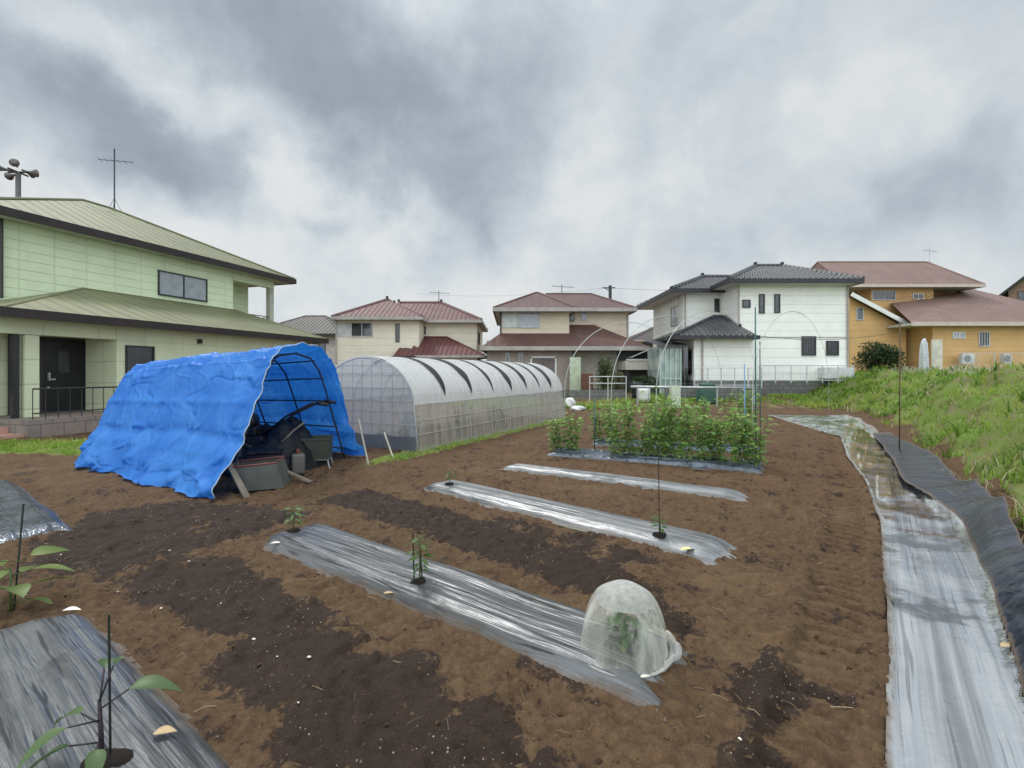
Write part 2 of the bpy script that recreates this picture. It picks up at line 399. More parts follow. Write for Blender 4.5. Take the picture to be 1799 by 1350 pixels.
# soil moisture (dark humus), turf cover
dark = np.full(X.shape, -.5)
for P, wgt in (
    ([(195, 1030), (300, 965), (420, 985), (520, 1040), (620, 1085), (640, 1140), (780, 1165), (800, 1220), (905, 1245), (920, 1300), (1060, 1400), (520, 1400), (470, 1260), (350, 1200), (420, 1120), (300, 1080)], 1),
    ([(560, 880), (640, 860), (760, 885), (900, 925), (1060, 985), (1200, 1060), (1190, 1120), (1060, 1055), (960, 1020), (760, 950), (690, 925)], 1),
    ([(1290, 1170), (1330, 1120), (1400, 1180), (1500, 1225), (1400, 1250), (1370, 1300), (1410, 1400), (1250, 1400), (1300, 1280)], 1),
    ([(20, 990), (150, 900), (330, 880), (560, 900), (460, 935), (350, 965), (180, 1020)], .8),
    ([(1120, 1060), (1200, 1070), (1250, 1120), (1200, 1150)], .7), ([(960, 1170), (1060, 1200), (1040, 1225), (970, 1200)], .9),
    ([(800, 905), (1000, 925), (1130, 975), (1200, 1010), (1100, 1000), (900, 950)], .5)):
    sd_ = sdpoly(X, Y, [G(*p) for p in P])
    dark = np.maximum(dark, np.clip(sd_/.12, -1, 1)*wgt-(1-wgt)*.4)
dark = np.clip(dark*.5+.5, 0, 1)
bh, dd = bankh(X, Y)
turf = sst(.25, .9, dd)
turf = np.maximum(turf, sst(18.5, 20.5, Y)*sst(-2, 1, X+0)*.42)
turf = np.maximum(turf, sst(-.3, .3, sdpoly(X, Y, [(-40, 8.9), (-9.4, 8.9), (-7.6, 8.7), (-7.2, 10.2), (-9.5, 10.6), (-40, 10.6)])))
gdir = np.array((.45, .89)); gq = (X+1.76)*gdir[1]-(Y-9.1)*gdir[0]; gs = (X+1.76)*gdir[0]+(Y-9.1)*gdir[1]
turf = np.maximum(turf, .9*(1-sst(.1, .45, np.abs(gq)))*sst(-1.8, -.6, gs)*(1-sst(7, 8.5, gs)))
for nm, arr in (('damp', dark), ('turf', turf)):
    at = me.attributes.new(nm, 'FLOAT', 'POINT'); at.data.foreach_set('value', arr.ravel().astype(np.float32))
m, t = newmat('soil')
oc = t.node('ShaderNodeTexCoord').outputs['Object']
da = t.node('ShaderNodeAttribute', attribute_name='damp').outputs['Fac']; ta = t.node('ShaderNodeAttribute', attribute_name='turf').outputs['Fac']
nA = t.noise(oc, 3.2, 7, .68, .6); nB = t.noise(oc, 22, 5, .7, .3); nC = t.noise(oc, 110, 3, .7)
tan = t.mix(t.ramp(nB, .3, .7), (.132, .081, .043), (.076, .044, .023))
tan = t.mix(t.ramp(nA, .44, .62, 0, .65), tan, (.085, .046, .024))
tan = t.mix(t.ramp(t.noise(t.vm('MULTIPLY', oc, (1, 1.6, 1)), 9, 5, .7, .8), .50, .64, 0, .6), tan, (.058, .033, .018))
tan = t.mix(t.m('MULTIPLY', t.ramp(t.sep(oc)[1], 3.5, 8), .35), tan, (.135, .072, .038))
tan = t.mix(t.ramp(t.noise(oc, .9, 4, .6), .5, .7, 0, .5), tan, (.165, .106, .057))
hum = t.mix(t.ramp(nC, .3, .7), (.018, .0095, .0062), (.040, .022, .013))
df = t.ramp(t.m('ADD', da, t.m('ADD', t.m('MULTIPLY', t.m('SUBTRACT', nA, .5), 2.4), t.m('MULTIPLY', t.m('SUBTRACT', nB, .5), 1.3))), .40, .64)
grain = t.noise(oc, 170, 2, .7)
c = t.mix(df, tan, hum)
c = t.mix(t.ramp(grain, .42, .66, 0, .38), c, t.mix(df, (.055, .032, .018), (.012, .007, .005)))
c = t.mix(t.ramp(t.noise(oc, 60, 3, .7), .60, .72, 0, .5), c, t.mix(df, (.20, .14, .08), (.075, .048, .031)))
vor = t.node('ShaderNodeTexVoronoi', feature='F1'); t.l.new(oc, vor.inputs['Vector']); vor.inputs['Scale'].default_value = 55
pick = t.m('GREATER_THAN', t.sep(vor.outputs['Color'])[0], .80)
spk = t.m('MULTIPLY', t.m('MULTIPLY', t.ramp(vor.outputs['Distance'], .26, .16, 0, 1), pick), t.ramp(t.noise(oc, 2.0, 3, .5), .45, .6))
c = t.mix(t.m('MULTIPLY', spk, t.m('MULTIPLY_ADD', df, .8, .12)), c, (.30, .26, .21))
tn = t.noise(oc, 2.5, 6, .7)
gcol = t.mix(t.ramp(tn, .35, .65), (.13, .21, .035), (.17, .16, .07))
tf = t.ramp(t.m('ADD', ta, t.m('MULTIPLY', t.m('SUBTRACT', tn, .5), 1.2)), .35, .6)
c = t.mix(tf, c, gcol)
bp = bumpn(t, t.noise(oc, 14, 3, .5), .5, .02); bp = bumpn(t, nB, .5, .012, bp); bp = bumpn(t, nC, .6, .004, bp)
out(t, princ(t, c, t.mix(df, .92, .75, 'FLOAT'), bp, 0, .25).outputs[0])
me.materials.append(m)
go = bpy.data.objects.new('ground', me); COL.objects.link(go); tag(go, kind='structure')
def gz(x, y): return float(ground_z(np.array([float(x)]), np.array([float(y)]))[0])
# ------------------------------------------------------------------ plastic mulch sheets
def film_black(name, base, metal, rough, sfreq, dust=.4, tint=(.12, .085, .055), strk=1.0, cut=.06, asp=.05, b3=.12, bigd=.5):
    m, t = newmat(name)
    s = t.node('ShaderNodeAttribute', attribute_name='along').outputs['Fac']; a = t.node('ShaderNodeAttribute', attribute_name='across').outputs['Fac']
    oc = t.node('ShaderNodeTexCoord').outputs['Object']
    wob = t.m('MULTIPLY', t.noise(oc, .9, 2, .5), .07)
    v = t.comb(t.m('MULTIPLY', s, asp), t.m('ADD', a, wob), 0.0)
    n1 = t.noise(v, sfreq, 4, .65); n2 = t.noise(v, sfreq*3.2, 3, .6); n3 = t.noise(oc, 2.2, 5, .6)
    big = t.noise(oc, 1.3, 4, .6)
    c = t.mix(t.ramp(n1, .38, .56), tuple(k*.55 for k in base), base)
    c = t.mix(t.ramp(n2, .57, .62, 0, .75*strk), c, tuple(k*.10 for k in base))  # streak colours stand in for dark reflections in the film's folds
    c = t.mix(t.ramp(big, .54, .62, 0, bigd), c, tuple(k*.22 for k in base))
    edge = t.node('ShaderNodeAttribute', attribute_name='edge').outputs['Fac']
    dn = t.noise(oc, 7, 6, .7)
    df = t.m('ADD', t.ramp(dn, .60, .74, 0, dust), t.ramp(t.m('ADD', edge, t.m('MULTIPLY', dn, .35)), 1.0, 1.18, 0, .9), clamp=True)
    c = t.mix(df, c, tint)
    bp = bumpn(t, n1, .55, cut); bp = bumpn(t, n2, .35, cut*.35, bp); bp = bumpn(t, n3, b3, .08, bp)
    p = princ(t, c, t.mix(df, rough, .9, 'FLOAT'), bp, 0, .6)
    t.put(p.inputs['Metallic'], t.m('MULTIPLY', t.m('SUBTRACT', 1.0, df), metal))
    out(t, p.outputs[0]); return m
M_row = film_black('black_mulch_film', (.17, .175, .18), .55, .38, 8, .12, bigd=.7)
M_rowd = film_black('dusty_mulch_film', (.27, .275, .28), .5, .38, 8, .22, (.22, .19, .15), .7, bigd=.4)
M_pea = film_black('pea_mulch_film', (.12, .14, .17), .5, .30, 5, .2, asp=.5, b3=.5)
M_strip = film_black('silver_wet_film', (.74, .76, .78), .95, .11, 6, .04, strk=.6, cut=.012, asp=.022, b3=.16, bigd=.8)
M_bankf = film_black('slate_blue_film', (.060, .072, .095), .42, .26, 10, .08, cut=.05)
def sheet(name, P, S_, T_, mat, label, cat='plastic sheet', group=None):
    n, m_, _ = P.shape
    me = bpy.data.meshes.new(name); me.from_pydata(P.reshape(-1, 3).tolist(), [], [(i*m_+j, i*m_+j+1, (i+1)*m_+j+1, (i+1)*m_+j) for i in range(n-1) for j in range(m_-1)])
    me.polygons.foreach_set('use_smooth', [True]*len(me.polygons)); me.materials.append(mat)
    E = np.abs(np.linspace(-1, 1, m_))[None, :].repeat(n, 0)
    if S_.shape != E.shape: S_ = np.broadcast_to(S_, E.shape)
    e2 = np.abs(np.linspace(-1, 1, n))[:, None]; L = float(S_.max()-S_.min()); E = np.maximum(E, 1-(1-e2)*L/2/.35)
    for nm, arr in (('along', S_), ('across', T_), ('edge', E)):
        at = me.attributes.new(nm, 'FLOAT', 'POINT'); at.data.foreach_set('value', np.ascontiguousarray(arr).ravel().astype(np.float32))
    o = bpy.data.objects.new(name, me); COL.objects.link(o); return tag(o, label, cat, group)
def row_sheet(key, mat, label, extra=0.0, seed=0, wr=.014, group=None):
    (ax, ay), (bx, by), hw, H = ROWS[key]; L = math.hypot(bx-ax, by-ay); u = np.array((bx-ax, by-ay))/L; v = np.array((-u[1], u[0]))
    ns = int(L/.03); nt = 56
    s = np.linspace(0, L, ns)[:, None]; tq = np.linspace(-1, 1, nt)[None, :]
    hwid = hw*(1.02+.10*(fbm(s*1.7, s*0+seed, 51+seed, 3)-.5)*2); t_ = tq*hwid+.03*(fbm(s*.9, s*0, 61+seed, 2)-.5)
    s2 = s+.30*(fbm(tq*4+3, tq*0+seed, 71+seed, 3)-.5)*(np.abs(s/L*2-1)**8)
    x = ax+u[0]*s2+v[0]*t_; y = ay+u[1]*s2+v[1]*t_
    z, _ = ridge(x, y)
    w1 = fbm(s2*.5+t_*.0, (t_+.05*fbm(s2*1.1, t_*2, 5+seed, 2))*22, 81+seed, 3)-.5
    w2 = fbm(s2*1.5, t_*6, 91+seed, 3)-.5
    ee = 1-sst(.82, 1.0, np.abs(tq)); es = sst(0, .12, s)*(1-sst(L-.12, L, s))
    z = z+.007+wr*w1*1.5+.02*w2-.028*(1-ee*es)+.012*(fbm(s2*3, t_*3, 13+seed, 2)-.3)*(1-ee)
    return sheet('mulch_sheet', np.stack([x, y, z], -1), s2+0*t_, t_+0*s2, mat, label, 'plastic mulch', group)
row_sheet('near', M_row, 'grey plastic mulch strip running under the clear plastic cloche', seed=1)
row_sheet('middle', M_rowd, 'pale plastic mulch strip with a tall thin stake near its right end', seed=2)
row_sheet('far', M_rowd, 'narrow pale plastic mulch strip just in front of the pea bed', seed=3, wr=.02)
row_sheet('corner', M_row, 'grey wrinkled plastic mulch sheet with a brown dry leaf lying on it', seed=4, wr=.02)
row_sheet('edge', M_pea, 'dark plastic mulch sheet ending left of the blue tarp tent', seed=5, wr=.02)
row_sheet('pea', M_pea, 'puffed dark plastic mulch under the front row of pea plants', seed=6, wr=.05)
row_sheet('pea2', M_pea, 'dark plastic mulch under the back row of pea plants', seed=7, wr=.04)
# the long wet strip along the bank foot
n_ = 420; m_ = 64
yy = np.concatenate([np.linspace(.1, 6, 280), np.linspace(6.04, 17.3, n_-280)])
lx = stripL(yy)+.04*(fbm(yy*2.2, yy*0, 3, 3)-.5); rx = footx(yy)-.10-.22*sst(4.6, 6.5, yy)+.16*(fbm(yy*1.3, yy*0, 4, 3)-.5)
f_ = np.linspace(0, 1, m_)[None, :]
x = lx[:, None]*(1-f_)+rx[:, None]*f_; y = np.repeat(yy[:, None], m_, 1); y = y-(f_-.0)*.45*(rx-lx)[:, None]*.6
sa = x*A_DIR[0]+y*A_DIR[1]; sb = x*B_DIR[0]+y*B_DIR[1]
z = -.006+.011*(fbm(sa*.5, sb*12, 7, 3)-.5)*2+.022*(fbm(sa*1.1, sb*1.8, 8, 3)-.5)*2+.03*np.abs(fbm(sa*.9+.7*sb, sb*3.5-sa*.5, 9, 3)-.5)*sst(3.6, 5.5, y)
z = z+.03*(1-sst(0, .08, f_))*(fbm(y*3, x*3, 2, 2)-.0)+.05*sst(.8, 1, f_)
sheet('wet_plastic_strip', np.stack([x, y, z], -1), sa, sb, M_strip, 'long shiny silver plastic strip along the foot of the weedy bank')
# slate blue sheet lying up the bank foot
yy = np.linspace(1.0, 11.5, 300); f_ = np.linspace(0, 1, 30)[None, :]
ix = footx(yy)-.02-.36*sst(4.8, 6.5, yy)+.10*(fbm(yy*1.3, yy*0, 14, 3)-.5); ww = .26+.34*sst(4.6, 6.5, yy)-.25*sst(8.5, 11, yy)+.14*(fbm(yy*1.1, yy*0, 24, 3)-.5)
x = ix[:, None]+ww[:, None]*f_; y = np.repeat(yy[:, None], 30, 1)-.3*ww[:, None]*f_
sa = x*A_DIR[0]+y*A_DIR[1]; sb = x*B_DIR[0]+y*B_DIR[1]
z = ground_z(x, y); z = np.maximum(z, .02)+.035+.22*np.sin(f_*math.pi*.55)*(1-.85*sst(4, 6.5, y))*(.6+.8*fbm(y*1.1, y*0, 33, 2))+.030*np.sin(sa*2*math.pi/.085+2*fbm(x*2, y*2, 3, 2))*(1-sst(2.8, 3.6, y))+.05*(fbm(sa*2.5, sb*1.5, 35, 3)-.5)
sheet('bank_plastic_sheet', np.stack([x, y, z], -1), sb, sa, M_bankf, 'slate blue ribbed plastic sheet standing up against the weedy bank')
# ------------------------------------------------------------------ blue tarp tent
m, t = newmat('blue_tarp'); oc = t.node('ShaderNodeTexCoord').outputs['Object']
c = t.mix(t.ramp(t.noise(oc, 1.4, 5, .6), .35, .7), (.022, .205, .70), (.060, .29, .80))
def ridged(t, v, sc, det=3, ro=.5, dist=.0):
    n = t.node('ShaderNodeTexNoise'); n.noise_type = 'RIDGED_MULTIFRACTAL'; t.l.new(v, n.inputs['Vector'])
    n.inputs['Scale'].default_value = sc; n.inputs['Detail'].default_value = det; n.inputs['Roughness'].default_value = ro; n.inputs['Distortion'].default_value = dist; return n.outputs[0]
bp = bumpn(t, ridged(t, t.vm('MULTIPLY', oc, (1, 1, .6)), 3.0, 3, .5, .5), .35, .018); bp = bumpn(t, ridged(t, t.vm('MULTIPLY', oc, (1.6, 1.6, .5)), 8, 2, .5, .8), .3, .007, bp)
p = princ(t, c, .45, bp, 0, .5); tr = t.node('ShaderNodeBsdfTranslucent'); t.l.new(c, tr.inputs[0])
mx = t.node('ShaderNodeMixShader'); mx.inputs[0].default_value = .36; t.l.new(p.outputs[0], mx.inputs[1]); t.l.new(tr.outputs[0], mx.inputs[2]); out(t, mx.outputs[0]); M_tarp = m
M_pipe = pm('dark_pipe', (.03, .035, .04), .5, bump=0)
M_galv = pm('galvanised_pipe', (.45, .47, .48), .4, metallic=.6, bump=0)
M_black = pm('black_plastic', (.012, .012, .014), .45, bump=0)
PROF = [(-.0, 0), (.06, .38), (.135, .84), (.215, 1.32), (.275, 1.66), (.345, 1.86), (.5, 1.92), (.64, 1.85), (.725, 1.64), (.785, 1.32), (.865, .84), (.94, .38), (1.0, 0)]
pw = [p[0] for p in PROF]; pz = [p[1] for p in PROF]; pa = np.linspace(0, 1, len(PROF))
def prof(a): return np.interp(a, pa, pw), np.interp(a, pa, pz)
F0, F1 = np.array((-3.42, 5.72)), np.array((-2.64, 8.42)); K0, K1 = np.array((-7.15, 7.95)), np.array((-6.4, 10.6))
tent = empty('tarp_tent', (-4.9, 8.0, 0), label='blue tarpaulin tent over a pipe frame with junk inside', cat='tent'); TO = np.array((-4.9, 8.0, 0))
na, nsn = 300, 300
a = np.linspace(0, 1, na)[None, :]; s = np.linspace(0, 1, nsn)[:, None]
wv_, zz = prof(np.repeat(a, nsn, 0))
# smooth the profile a little
kern = np.array([1, 2, 3, 2, 1.])/9
zs = np.pad(zz, ((0, 0), (2, 2)), 'edge'); zz2 = sum(kern[i]*zs[:, i:i+na] for i in range(5)); zz = np.where((a > .03) & (a < .97), zz2, zz)
S2 = s*1.0+.0*a
front_in = .14*np.sin(a*math.pi)*0+.10*sst(.1, .45, a)*(1-sst(.1, .45, s))    # front edge set back near the top
Sx = np.clip(S2, 0, 1)
gx = lambda Sx, wv_: F0+(K0-F0)*Sx[..., None]+((F1-F0)*(1-Sx[..., None])+(K1-K0)*Sx[..., None])*wv_[..., None]
xy = gx(Sx, wv_)
zz = zz*(1-.10*Sx)
# sag between hoops and purlin creases, folds
nside = np.where(a < .5, -1.0, 1.0)*sst(0, .25, np.abs(a-.5))
vx = (F1-F0)/np.linalg.norm(F1-F0)
sl = Sx*4.4; al = a*5.6
def rdg(x_, y_, sd__, p_=3): return (1-np.abs(2*fbm(x_, y_, sd__, 2)-1)*p_).clip(0, 1)
dg = sl+al*.55
tri = lambda v: np.abs((v % 1.0)-.5)*2
disp = -.030*rdg(dg*1.2, al*.5+.3*sl, 101, 4)+.024*rdg(dg*2.2+.5*fbm(sl, al, 4, 2), al*.8, 102, 9)-.022*rdg(sl*1.1, al*2.6+.4*sl, 103, 10)+.014*rdg(sl*3.0-al*1.2, al*2.0, 104, 9)-.006*rdg(sl*6, al*6, 107, 6)+.09*(fbm(sl*.8, al*.8, 105, 2)-.5)
disp = disp+.010*(tri(sl/.62+.15*fbm(al, sl, 31, 2))-.5)+.009*(tri(al/.55+.1*fbm(sl, al, 32, 2))-.5)
fe = 1-sst(0, .30, s)
disp = disp+fe*.035*rdg((sl*5.5+al*.9), al*.4, 106, 2)-.02
low = 1-sst(0, .16, np.minimum(a, 1-a))
disp = disp+low*(.08+.15*rdg(sl*2.2+al*1.5, al*2.5, 109, 2))-.07*np.exp(-((np.minimum(a, 1-a)-.125-.02*fbm(sl*1.3, sl*0, 8, 2))/.014)**2)*rdg(sl*.9, al*0, 110, 1)
pur = np.exp(-((np.abs(a-.5)-.285)/.010)**2)+np.exp(-((np.abs(a-.5)-.15)/.010)**2)+np.exp(-((a-.5)/.012)**2)+.8*np.exp(-((np.abs(a-.5)-.40)/.010)**2)
disp = disp+.022*pur
nz = 1-sst(.1, .38, np.abs(a-.5))
X3 = xy[..., 0]+vx[0]*nside*disp*(1-.0*nz); Y3 = xy[..., 1]+vx[1]*nside*disp; Z3 = zz+disp*nz*.7
g0 = .02
Z3 = np.maximum(Z3, g0+.02*fbm(sl*4, al*4, 5, 2))
P = np.stack([X3, Y3, Z3], -1)-TO
mb = MB(); mb.grid(P.tolist()); tp_ = mb.build('tarp_cover', M_tarp, tent, smooth=True)
MB().tube(P[0, 2:170:3].tolist(), .007, 6).build('hem', pm('pale_hem', (.35, .42, .50), .6, bump=0), tp_, True)
# back curtain closing the tent, bulging outward and slanting
bdir = (K0-F0)/np.linalg.norm(K0-F0)
rows_ = []
for i in range(30):
    f = i/29; ro = []
    for j in range(na):
        wv1, z1 = float(wv_[-1, j]), float(Z3[-1, j]); cx_ = .5+(wv1-.5)*(1-f); cz_ = z1*(1-f)
        o_ = .28*(1-min(1, cz_/1.6))*min(1, f*6+.0)
        pxy = K0+(K1-K0)*cx_+bdir*(o_+.06*(vnoise(np.array(cx_*9.), np.array(cz_*3.), 5)-.5))
        if f == 0: ro.append(P[-1, j].tolist())
        else: ro.append((pxy[0]-TO[0], pxy[1]-TO[1], cz_-TO[2]))
    rows_.append(ro)
mb = MB(); mb.grid(rows_); mb.build('back_curtain', M_tarp, tent, smooth=True)
# inside pipe frame
def tp(sv, av, inset=.07):
    w1, z1 = prof(np.array(av)); w1 = .5+(float(w1)-.5)*.86; z1 = max(.02, float(z1)*.935)
    q = F0+(K0-F0)*sv+((F1-F0)*(1-sv)+(K1-K0)*sv)*w1
    return (q[0]-TO[0], q[1]-TO[1], (z1*(1-.1*sv)-TO[2]))
for sv in (.05, .25, .5, .74, .97):
    MB().tube([tp(sv, av) for av in np.linspace(0, 1, 25)], .014, 6).build('hoop', M_pipe, tent, smooth=True)
for av in (.10, .20, .31, .41, .5, .60, .70, .785, .87, .95):
    MB().tube([tp(sv, av) for sv in (.04, .25, .5, .75, .98)], .013, 6).build('purlin', M_pipe, tent, smooth=True)
# ------------------------------------------------------------------ things in the tent mouth
M_red = pm('faded_red', (.16, .05, .04), .5); M_grn = pm('dark_green_paint', (.03, .06, .035), .5); M_steel = pm('worn_steel', (.25, .25, .24), .5, metallic=.4)
M_tentdark = pm('tent_dark_sheet', (.004, .005, .009), .6, bs=8, bump=.8, dist=.08); M_grey = pm('grey_plastic', (.085, .09, .08), .6, .2); M_wood = pm('old_wood', (.19, .155, .12), .8, .25, vs=9)
M_white = pm('white_plastic', (.7, .7, .67), .5, .06)
cu = empty('cultivator', (-3.98, 7.42, 0.02), R(8), 'dark walk behind cultivator with raised handlebars under the blue tent', 'cultivator')
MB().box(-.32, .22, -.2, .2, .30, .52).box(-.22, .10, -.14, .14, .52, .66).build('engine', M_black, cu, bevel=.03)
MB().lathe([(0, -.13), (.11, -.13), (.13, -.10), (.13, .10), (.11, .13), (0, .13)], (-.06, 0, .74), 16, 'y')  .build('fuel_tank', M_black, cu, smooth=True)
for sy in (-.27, .27):
    wl = MB(); wl.lathe([(.06, -.05), (.20, -.05), (.225, -.03), (.225, .03), (.20, .05), (.06, .05)], (-.05, sy, .225), 20, 'y').build('wheel', M_black, cu, smooth=False)
hb = MB(); hb.tube([(.15, -.08, .5), (.55, -.20, .82), (.95, -.26, 1.02), (1.12, -.27, 1.00)], .017, 8); hb.tube([(.15, .08, .5), (.55, .20, .82), (.95, .26, 1.02), (1.12, .27, 1.00)], .017, 8); hb.tube([(.62, -.21, .86), (.62, .21, .86)], .014, 6)
hb.build('handlebar', M_black, cu, smooth=True)
for sy in (-.265, .265): MB().tube([(1.0, sy, 1.02), (1.17, sy*1.02, .995)], .027, 10).build('grip', M_black, cu, smooth=True)
tr_ = MB(); tr_.tube([(.42, -.25, .2), (.42, .25, .2)], .03, 8)
for k in range(6):
    for h_ in range(4):
        th = h_*math.pi/2+k*.5; yq = -.23+k*.092
        tr_.beam((.42, yq, .2), (.42+.17*math.cos(th), yq+.03, .2+.17*math.sin(th)), .035, .012)
tr_.build('tine_rotor', M_steel, cu)
MB().box(.2, .62, -.3, .3, .38, .40).box(.60, .62, -.3, .3, .22, .38).build('mud_guard', M_grn, cu, bevel=.005)
# heap enlarged and coloured near black to darken the tent inside
n_ = 26; PP = []
for i in range(n_):
    rr = []
    for j in range(n_):
        u, v_ = i/(n_-1)*2-1, j/(n_-1)*2-1; e = max(0, 1-u*u)**.4*max(0, 1-v_*v_)**.4
        rr.append((u*.95, v_*.66, e*(.66+.60*(float(vnoise(np.array(u*3.+9), np.array(v_*3.), 3))-.5)+.22*(float(vnoise(np.array(u*9.+9), np.array(v_*9.), 3))-.5))))
    PP.append(rr)
o = MB().grid(PP).build('darkening_heap', M_tentdark, None, True, label='low near black heap enlarged to darken the inside of the blue tent', cat='heap', loc=(-4.02, 7.66, .0)); o.rotation_euler[2] = R(149)
def crate(loc, rz, size, mat, label, tilt=0, name='crate', cat='crate', lidm=None):
    e = empty(name, loc, rz, label, cat); e.rotation_euler[1] = tilt; L, Wd, H = size; th = .012
    b = MB(); b.box(-L/2, L/2, -Wd/2, Wd/2, 0, th); b.box(-L/2, -L/2+th, -Wd/2, Wd/2, th, H); b.box(L/2-th, L/2, -Wd/2, Wd/2, th, H)
    b.box(-L/2+th, L/2-th, -Wd/2, -Wd/2+th, th, H); b.box(-L/2+th, L/2-th, Wd/2-th, Wd/2, th, H); b.build('shell', mat, e)
    r = MB(); r.box(-L/2-.015, L/2+.015, -Wd/2-.015, -Wd/2-.001, H-.03, H+.004).box(-L/2-.015, L/2+.015, Wd/2+.001, Wd/2+.015, H-.03, H+.004).box(-L/2-.015, -L/2-.001, -Wd/2, Wd/2, H-.03, H+.004).box(L/2+.001, L/2+.015, -Wd/2, Wd/2, H-.03, H+.004)
    r.build('rim', mat, e); return e
crate((-3.16, 7.66, .16), R(12), (.55, .38, .32), pm('olive_plastic', (.05, .055, .04), .6), 'olive grey plastic bin raised on legs at the tent mouth', name='plastic_bin', cat='bin')
lg = empty('bin_stand', (-3.16, 7.66, .02), R(12), 'low steel stand holding the olive grey bin', 'stand')
MB().box(-.27, .27, -.18, .18, .115, .135).build('top', M_steel, lg)
for sx in (-.25, .25):
    for sy in (-.16, .16): MB().tube([(sx, sy, .115), (sx*1.15, sy*1.1, -.02)], .012, 6).build('leg', M_galv, lg)
jr = empty('jerry_can', (-3.20, 7.22, .0), R(30), 'pale canister with a faded red cap beside the olive bin', 'canister')
MB().box(-.09, .09, -.13, .13, 0, .30).build('body', pm('shaded_white', (.13, .125, .11), .6), jr, bevel=.03)  # white body darkened in its colour for the tent's shade
MB().lathe([(0, .30), (.035, .30), (.035, .36), (0, .36)], (0, -.07, 0), 12).build('cap', M_red, jr); MB().tube([(0, -.02, .30), (0, 0, .355), (0, .07, .355), (0, .09, .30)], .014, 8).build('handle', M_red, jr)
# black boxes added as clutter to darken the tent inside
for k, (p_, sz, rz_, lb) in enumerate((((-3.55, 6.95, .0), (.42, .30, .34), 15, 'black box added behind the grey trough to darken the tent'), ((-4.0, 8.35, .0), (.5, .34, .5), -10, 'tall black box added at the far tent wall to darken the tent'))):
    e = empty('darkening_box', p_, R(rz_), lb, 'box'); MB().box(-sz[0]/2, sz[0]/2, -sz[1]/2, sz[1]/2, 0, sz[2]).build('body', M_black, e, bevel=.02); MB().box(-sz[0]/2-.015, sz[0]/2+.015, -sz[1]/2-.015, sz[1]/2+.015, sz[2]+.002, sz[2]+.045).build('lid', M_tentdark, e, bevel=.012)
MB().tube([(-3.75, 6.85, .02), (-3.3, 7.3, .62), (-3.18, 7.42, .74)], .014, 7).build('hoe_handle', M_wood, None, True, label='thin wooden tool handle propped inside the tent mouth', cat='tool')
# tilted grey trough with planks in front
tb = empty('feed_trough', (-3.30, 6.30, .02), R(14), 'tipped grey trough leaning on planks at the near tent corner', 'trough')
MB().poly([(-.30, -.24, .30), (.26, -.24, .34), (.36, -.26, .02), (-.12, -.26, .0)]).poly([(-.30, .22, .30), (-.12, .24, 0), (.36, .24, .02), (.26, .22, .34)]).poly([(-.30, -.24, .30), (-.12, -.26, 0), (-.12, .24, 0), (-.30, .22, .30)]).poly([(.26, -.24, .34), (.26, .22, .34), (.36, .24, .02), (.36, -.26, .02)]).poly([(-.12, -.26, 0.002), (.36, -.26, .022), (.36, .24, .022), (-.12, .24, .002)]).build('shell', M_grey, tb)
MB().tube([(-.30, -.24, .30), (.26, -.24, .34), (.26, .22, .34), (-.30, .22, .30), (-.30, -.24, .30)], .014, 6).build('rim', M_red, tb)
MB().beam((-.05, -.06, 0), (0, 0, .62), .001, .001)
for k, (p, q, lb) in enumerate((((-3.52, 6.02, .36), (-3.16, 5.78, .0), 'weathered plank leaning in front of the grey trough, nearer the tarp'), ((-3.35, 6.55, .30), (-2.72, 6.55, .015), 'weathered plank lying behind the grey trough'))):
    MB().beam(p, q, .07, .022).build('plank', M_wood, label=lb, cat='plank')
# thin sticks leaning at the greenhouse corner
for p, q, lb in (((-2.29, 7.75, -.02), (-2.55, 8.05, .72), 'pale wooden stake leaning between tent and greenhouse'), ((-2.05, 8.4, -.02), (-2.35, 8.9, .40), 'short grey stick leaning on the greenhouse front corner')):
    MB().tube([p, q], .016, 7).build('wooden_stake', pm('pale_wood', (.42, .38, .31), .8), label=lb, cat='stake')
# ------------------------------------------------------------------ plastic tunnel greenhouse
gh = empty('tunnel_greenhouse', (-1.76, 9.1, 0), math.atan2(.89, .45), 'long low plastic tunnel greenhouse with black straps over its white roof', 'greenhouse')
LG, WG = 7.75, 2.7                                     # local x along, local y to the left
M_roof = filmmat('white_roof_film', (.80, .79, .78), .66, .38, (6, .6, .6), 4, .16, .30, .35, edge=.2)
M_side = filmmat('side_film', (.60, .57, .53), .40, .40, (5, 1, .3), 3, .40, .35, .35, edge=.1)
M_end = filmmat('front_film', (.50, .52, .55), .48, .30, (1, 3, .6), 3, .35, .3, .4, edge=.15)
def gp(x, a, k=1.0, out_=0.0):                          # a 0..1: near foot .. far foot
    if a < .22: f = a/.22; return (x, (.0+.10*f**1.5)-out_, .90*f)
    if a > .78: f = (1-a)/.22; return (x, WG-(.10*f**1.5)+out_, .90*f)
    th = (a-.22)/.56*math.pi; r_ = (WG-.20)/2
    return (x, WG/2-(r_+out_)*math.cos(th), .90+(.92+out_)*math.sin(th)**1.05)
mb = MB(); mb.grid([[gp(x, a, 1, .012+.014*float(fbm(np.array(x*1.3), np.array(a*7), 7, 2))) for a in np.linspace(.215, .785, 40)] for x in np.linspace(-.03, LG+.03, 50)]); mb.build('roof_film', M_roof, gh, True)
for nm, a0, a1 in (('side_film', .0, .219), ('side_film', .781, 1.0)):
    mb = MB(); mb.grid([[(lambda p: (p[0], p[1]+.03*(float(fbm(np.array(x*6.), np.array(a*3.), 17, 2))-.5), p[2]))(gp(x, a, 1, .004)) for a in np.linspace(a0, a1, 10)] for x in np.linspace(0, LG, 90)]); mb.build(nm, M_side, gh, True)
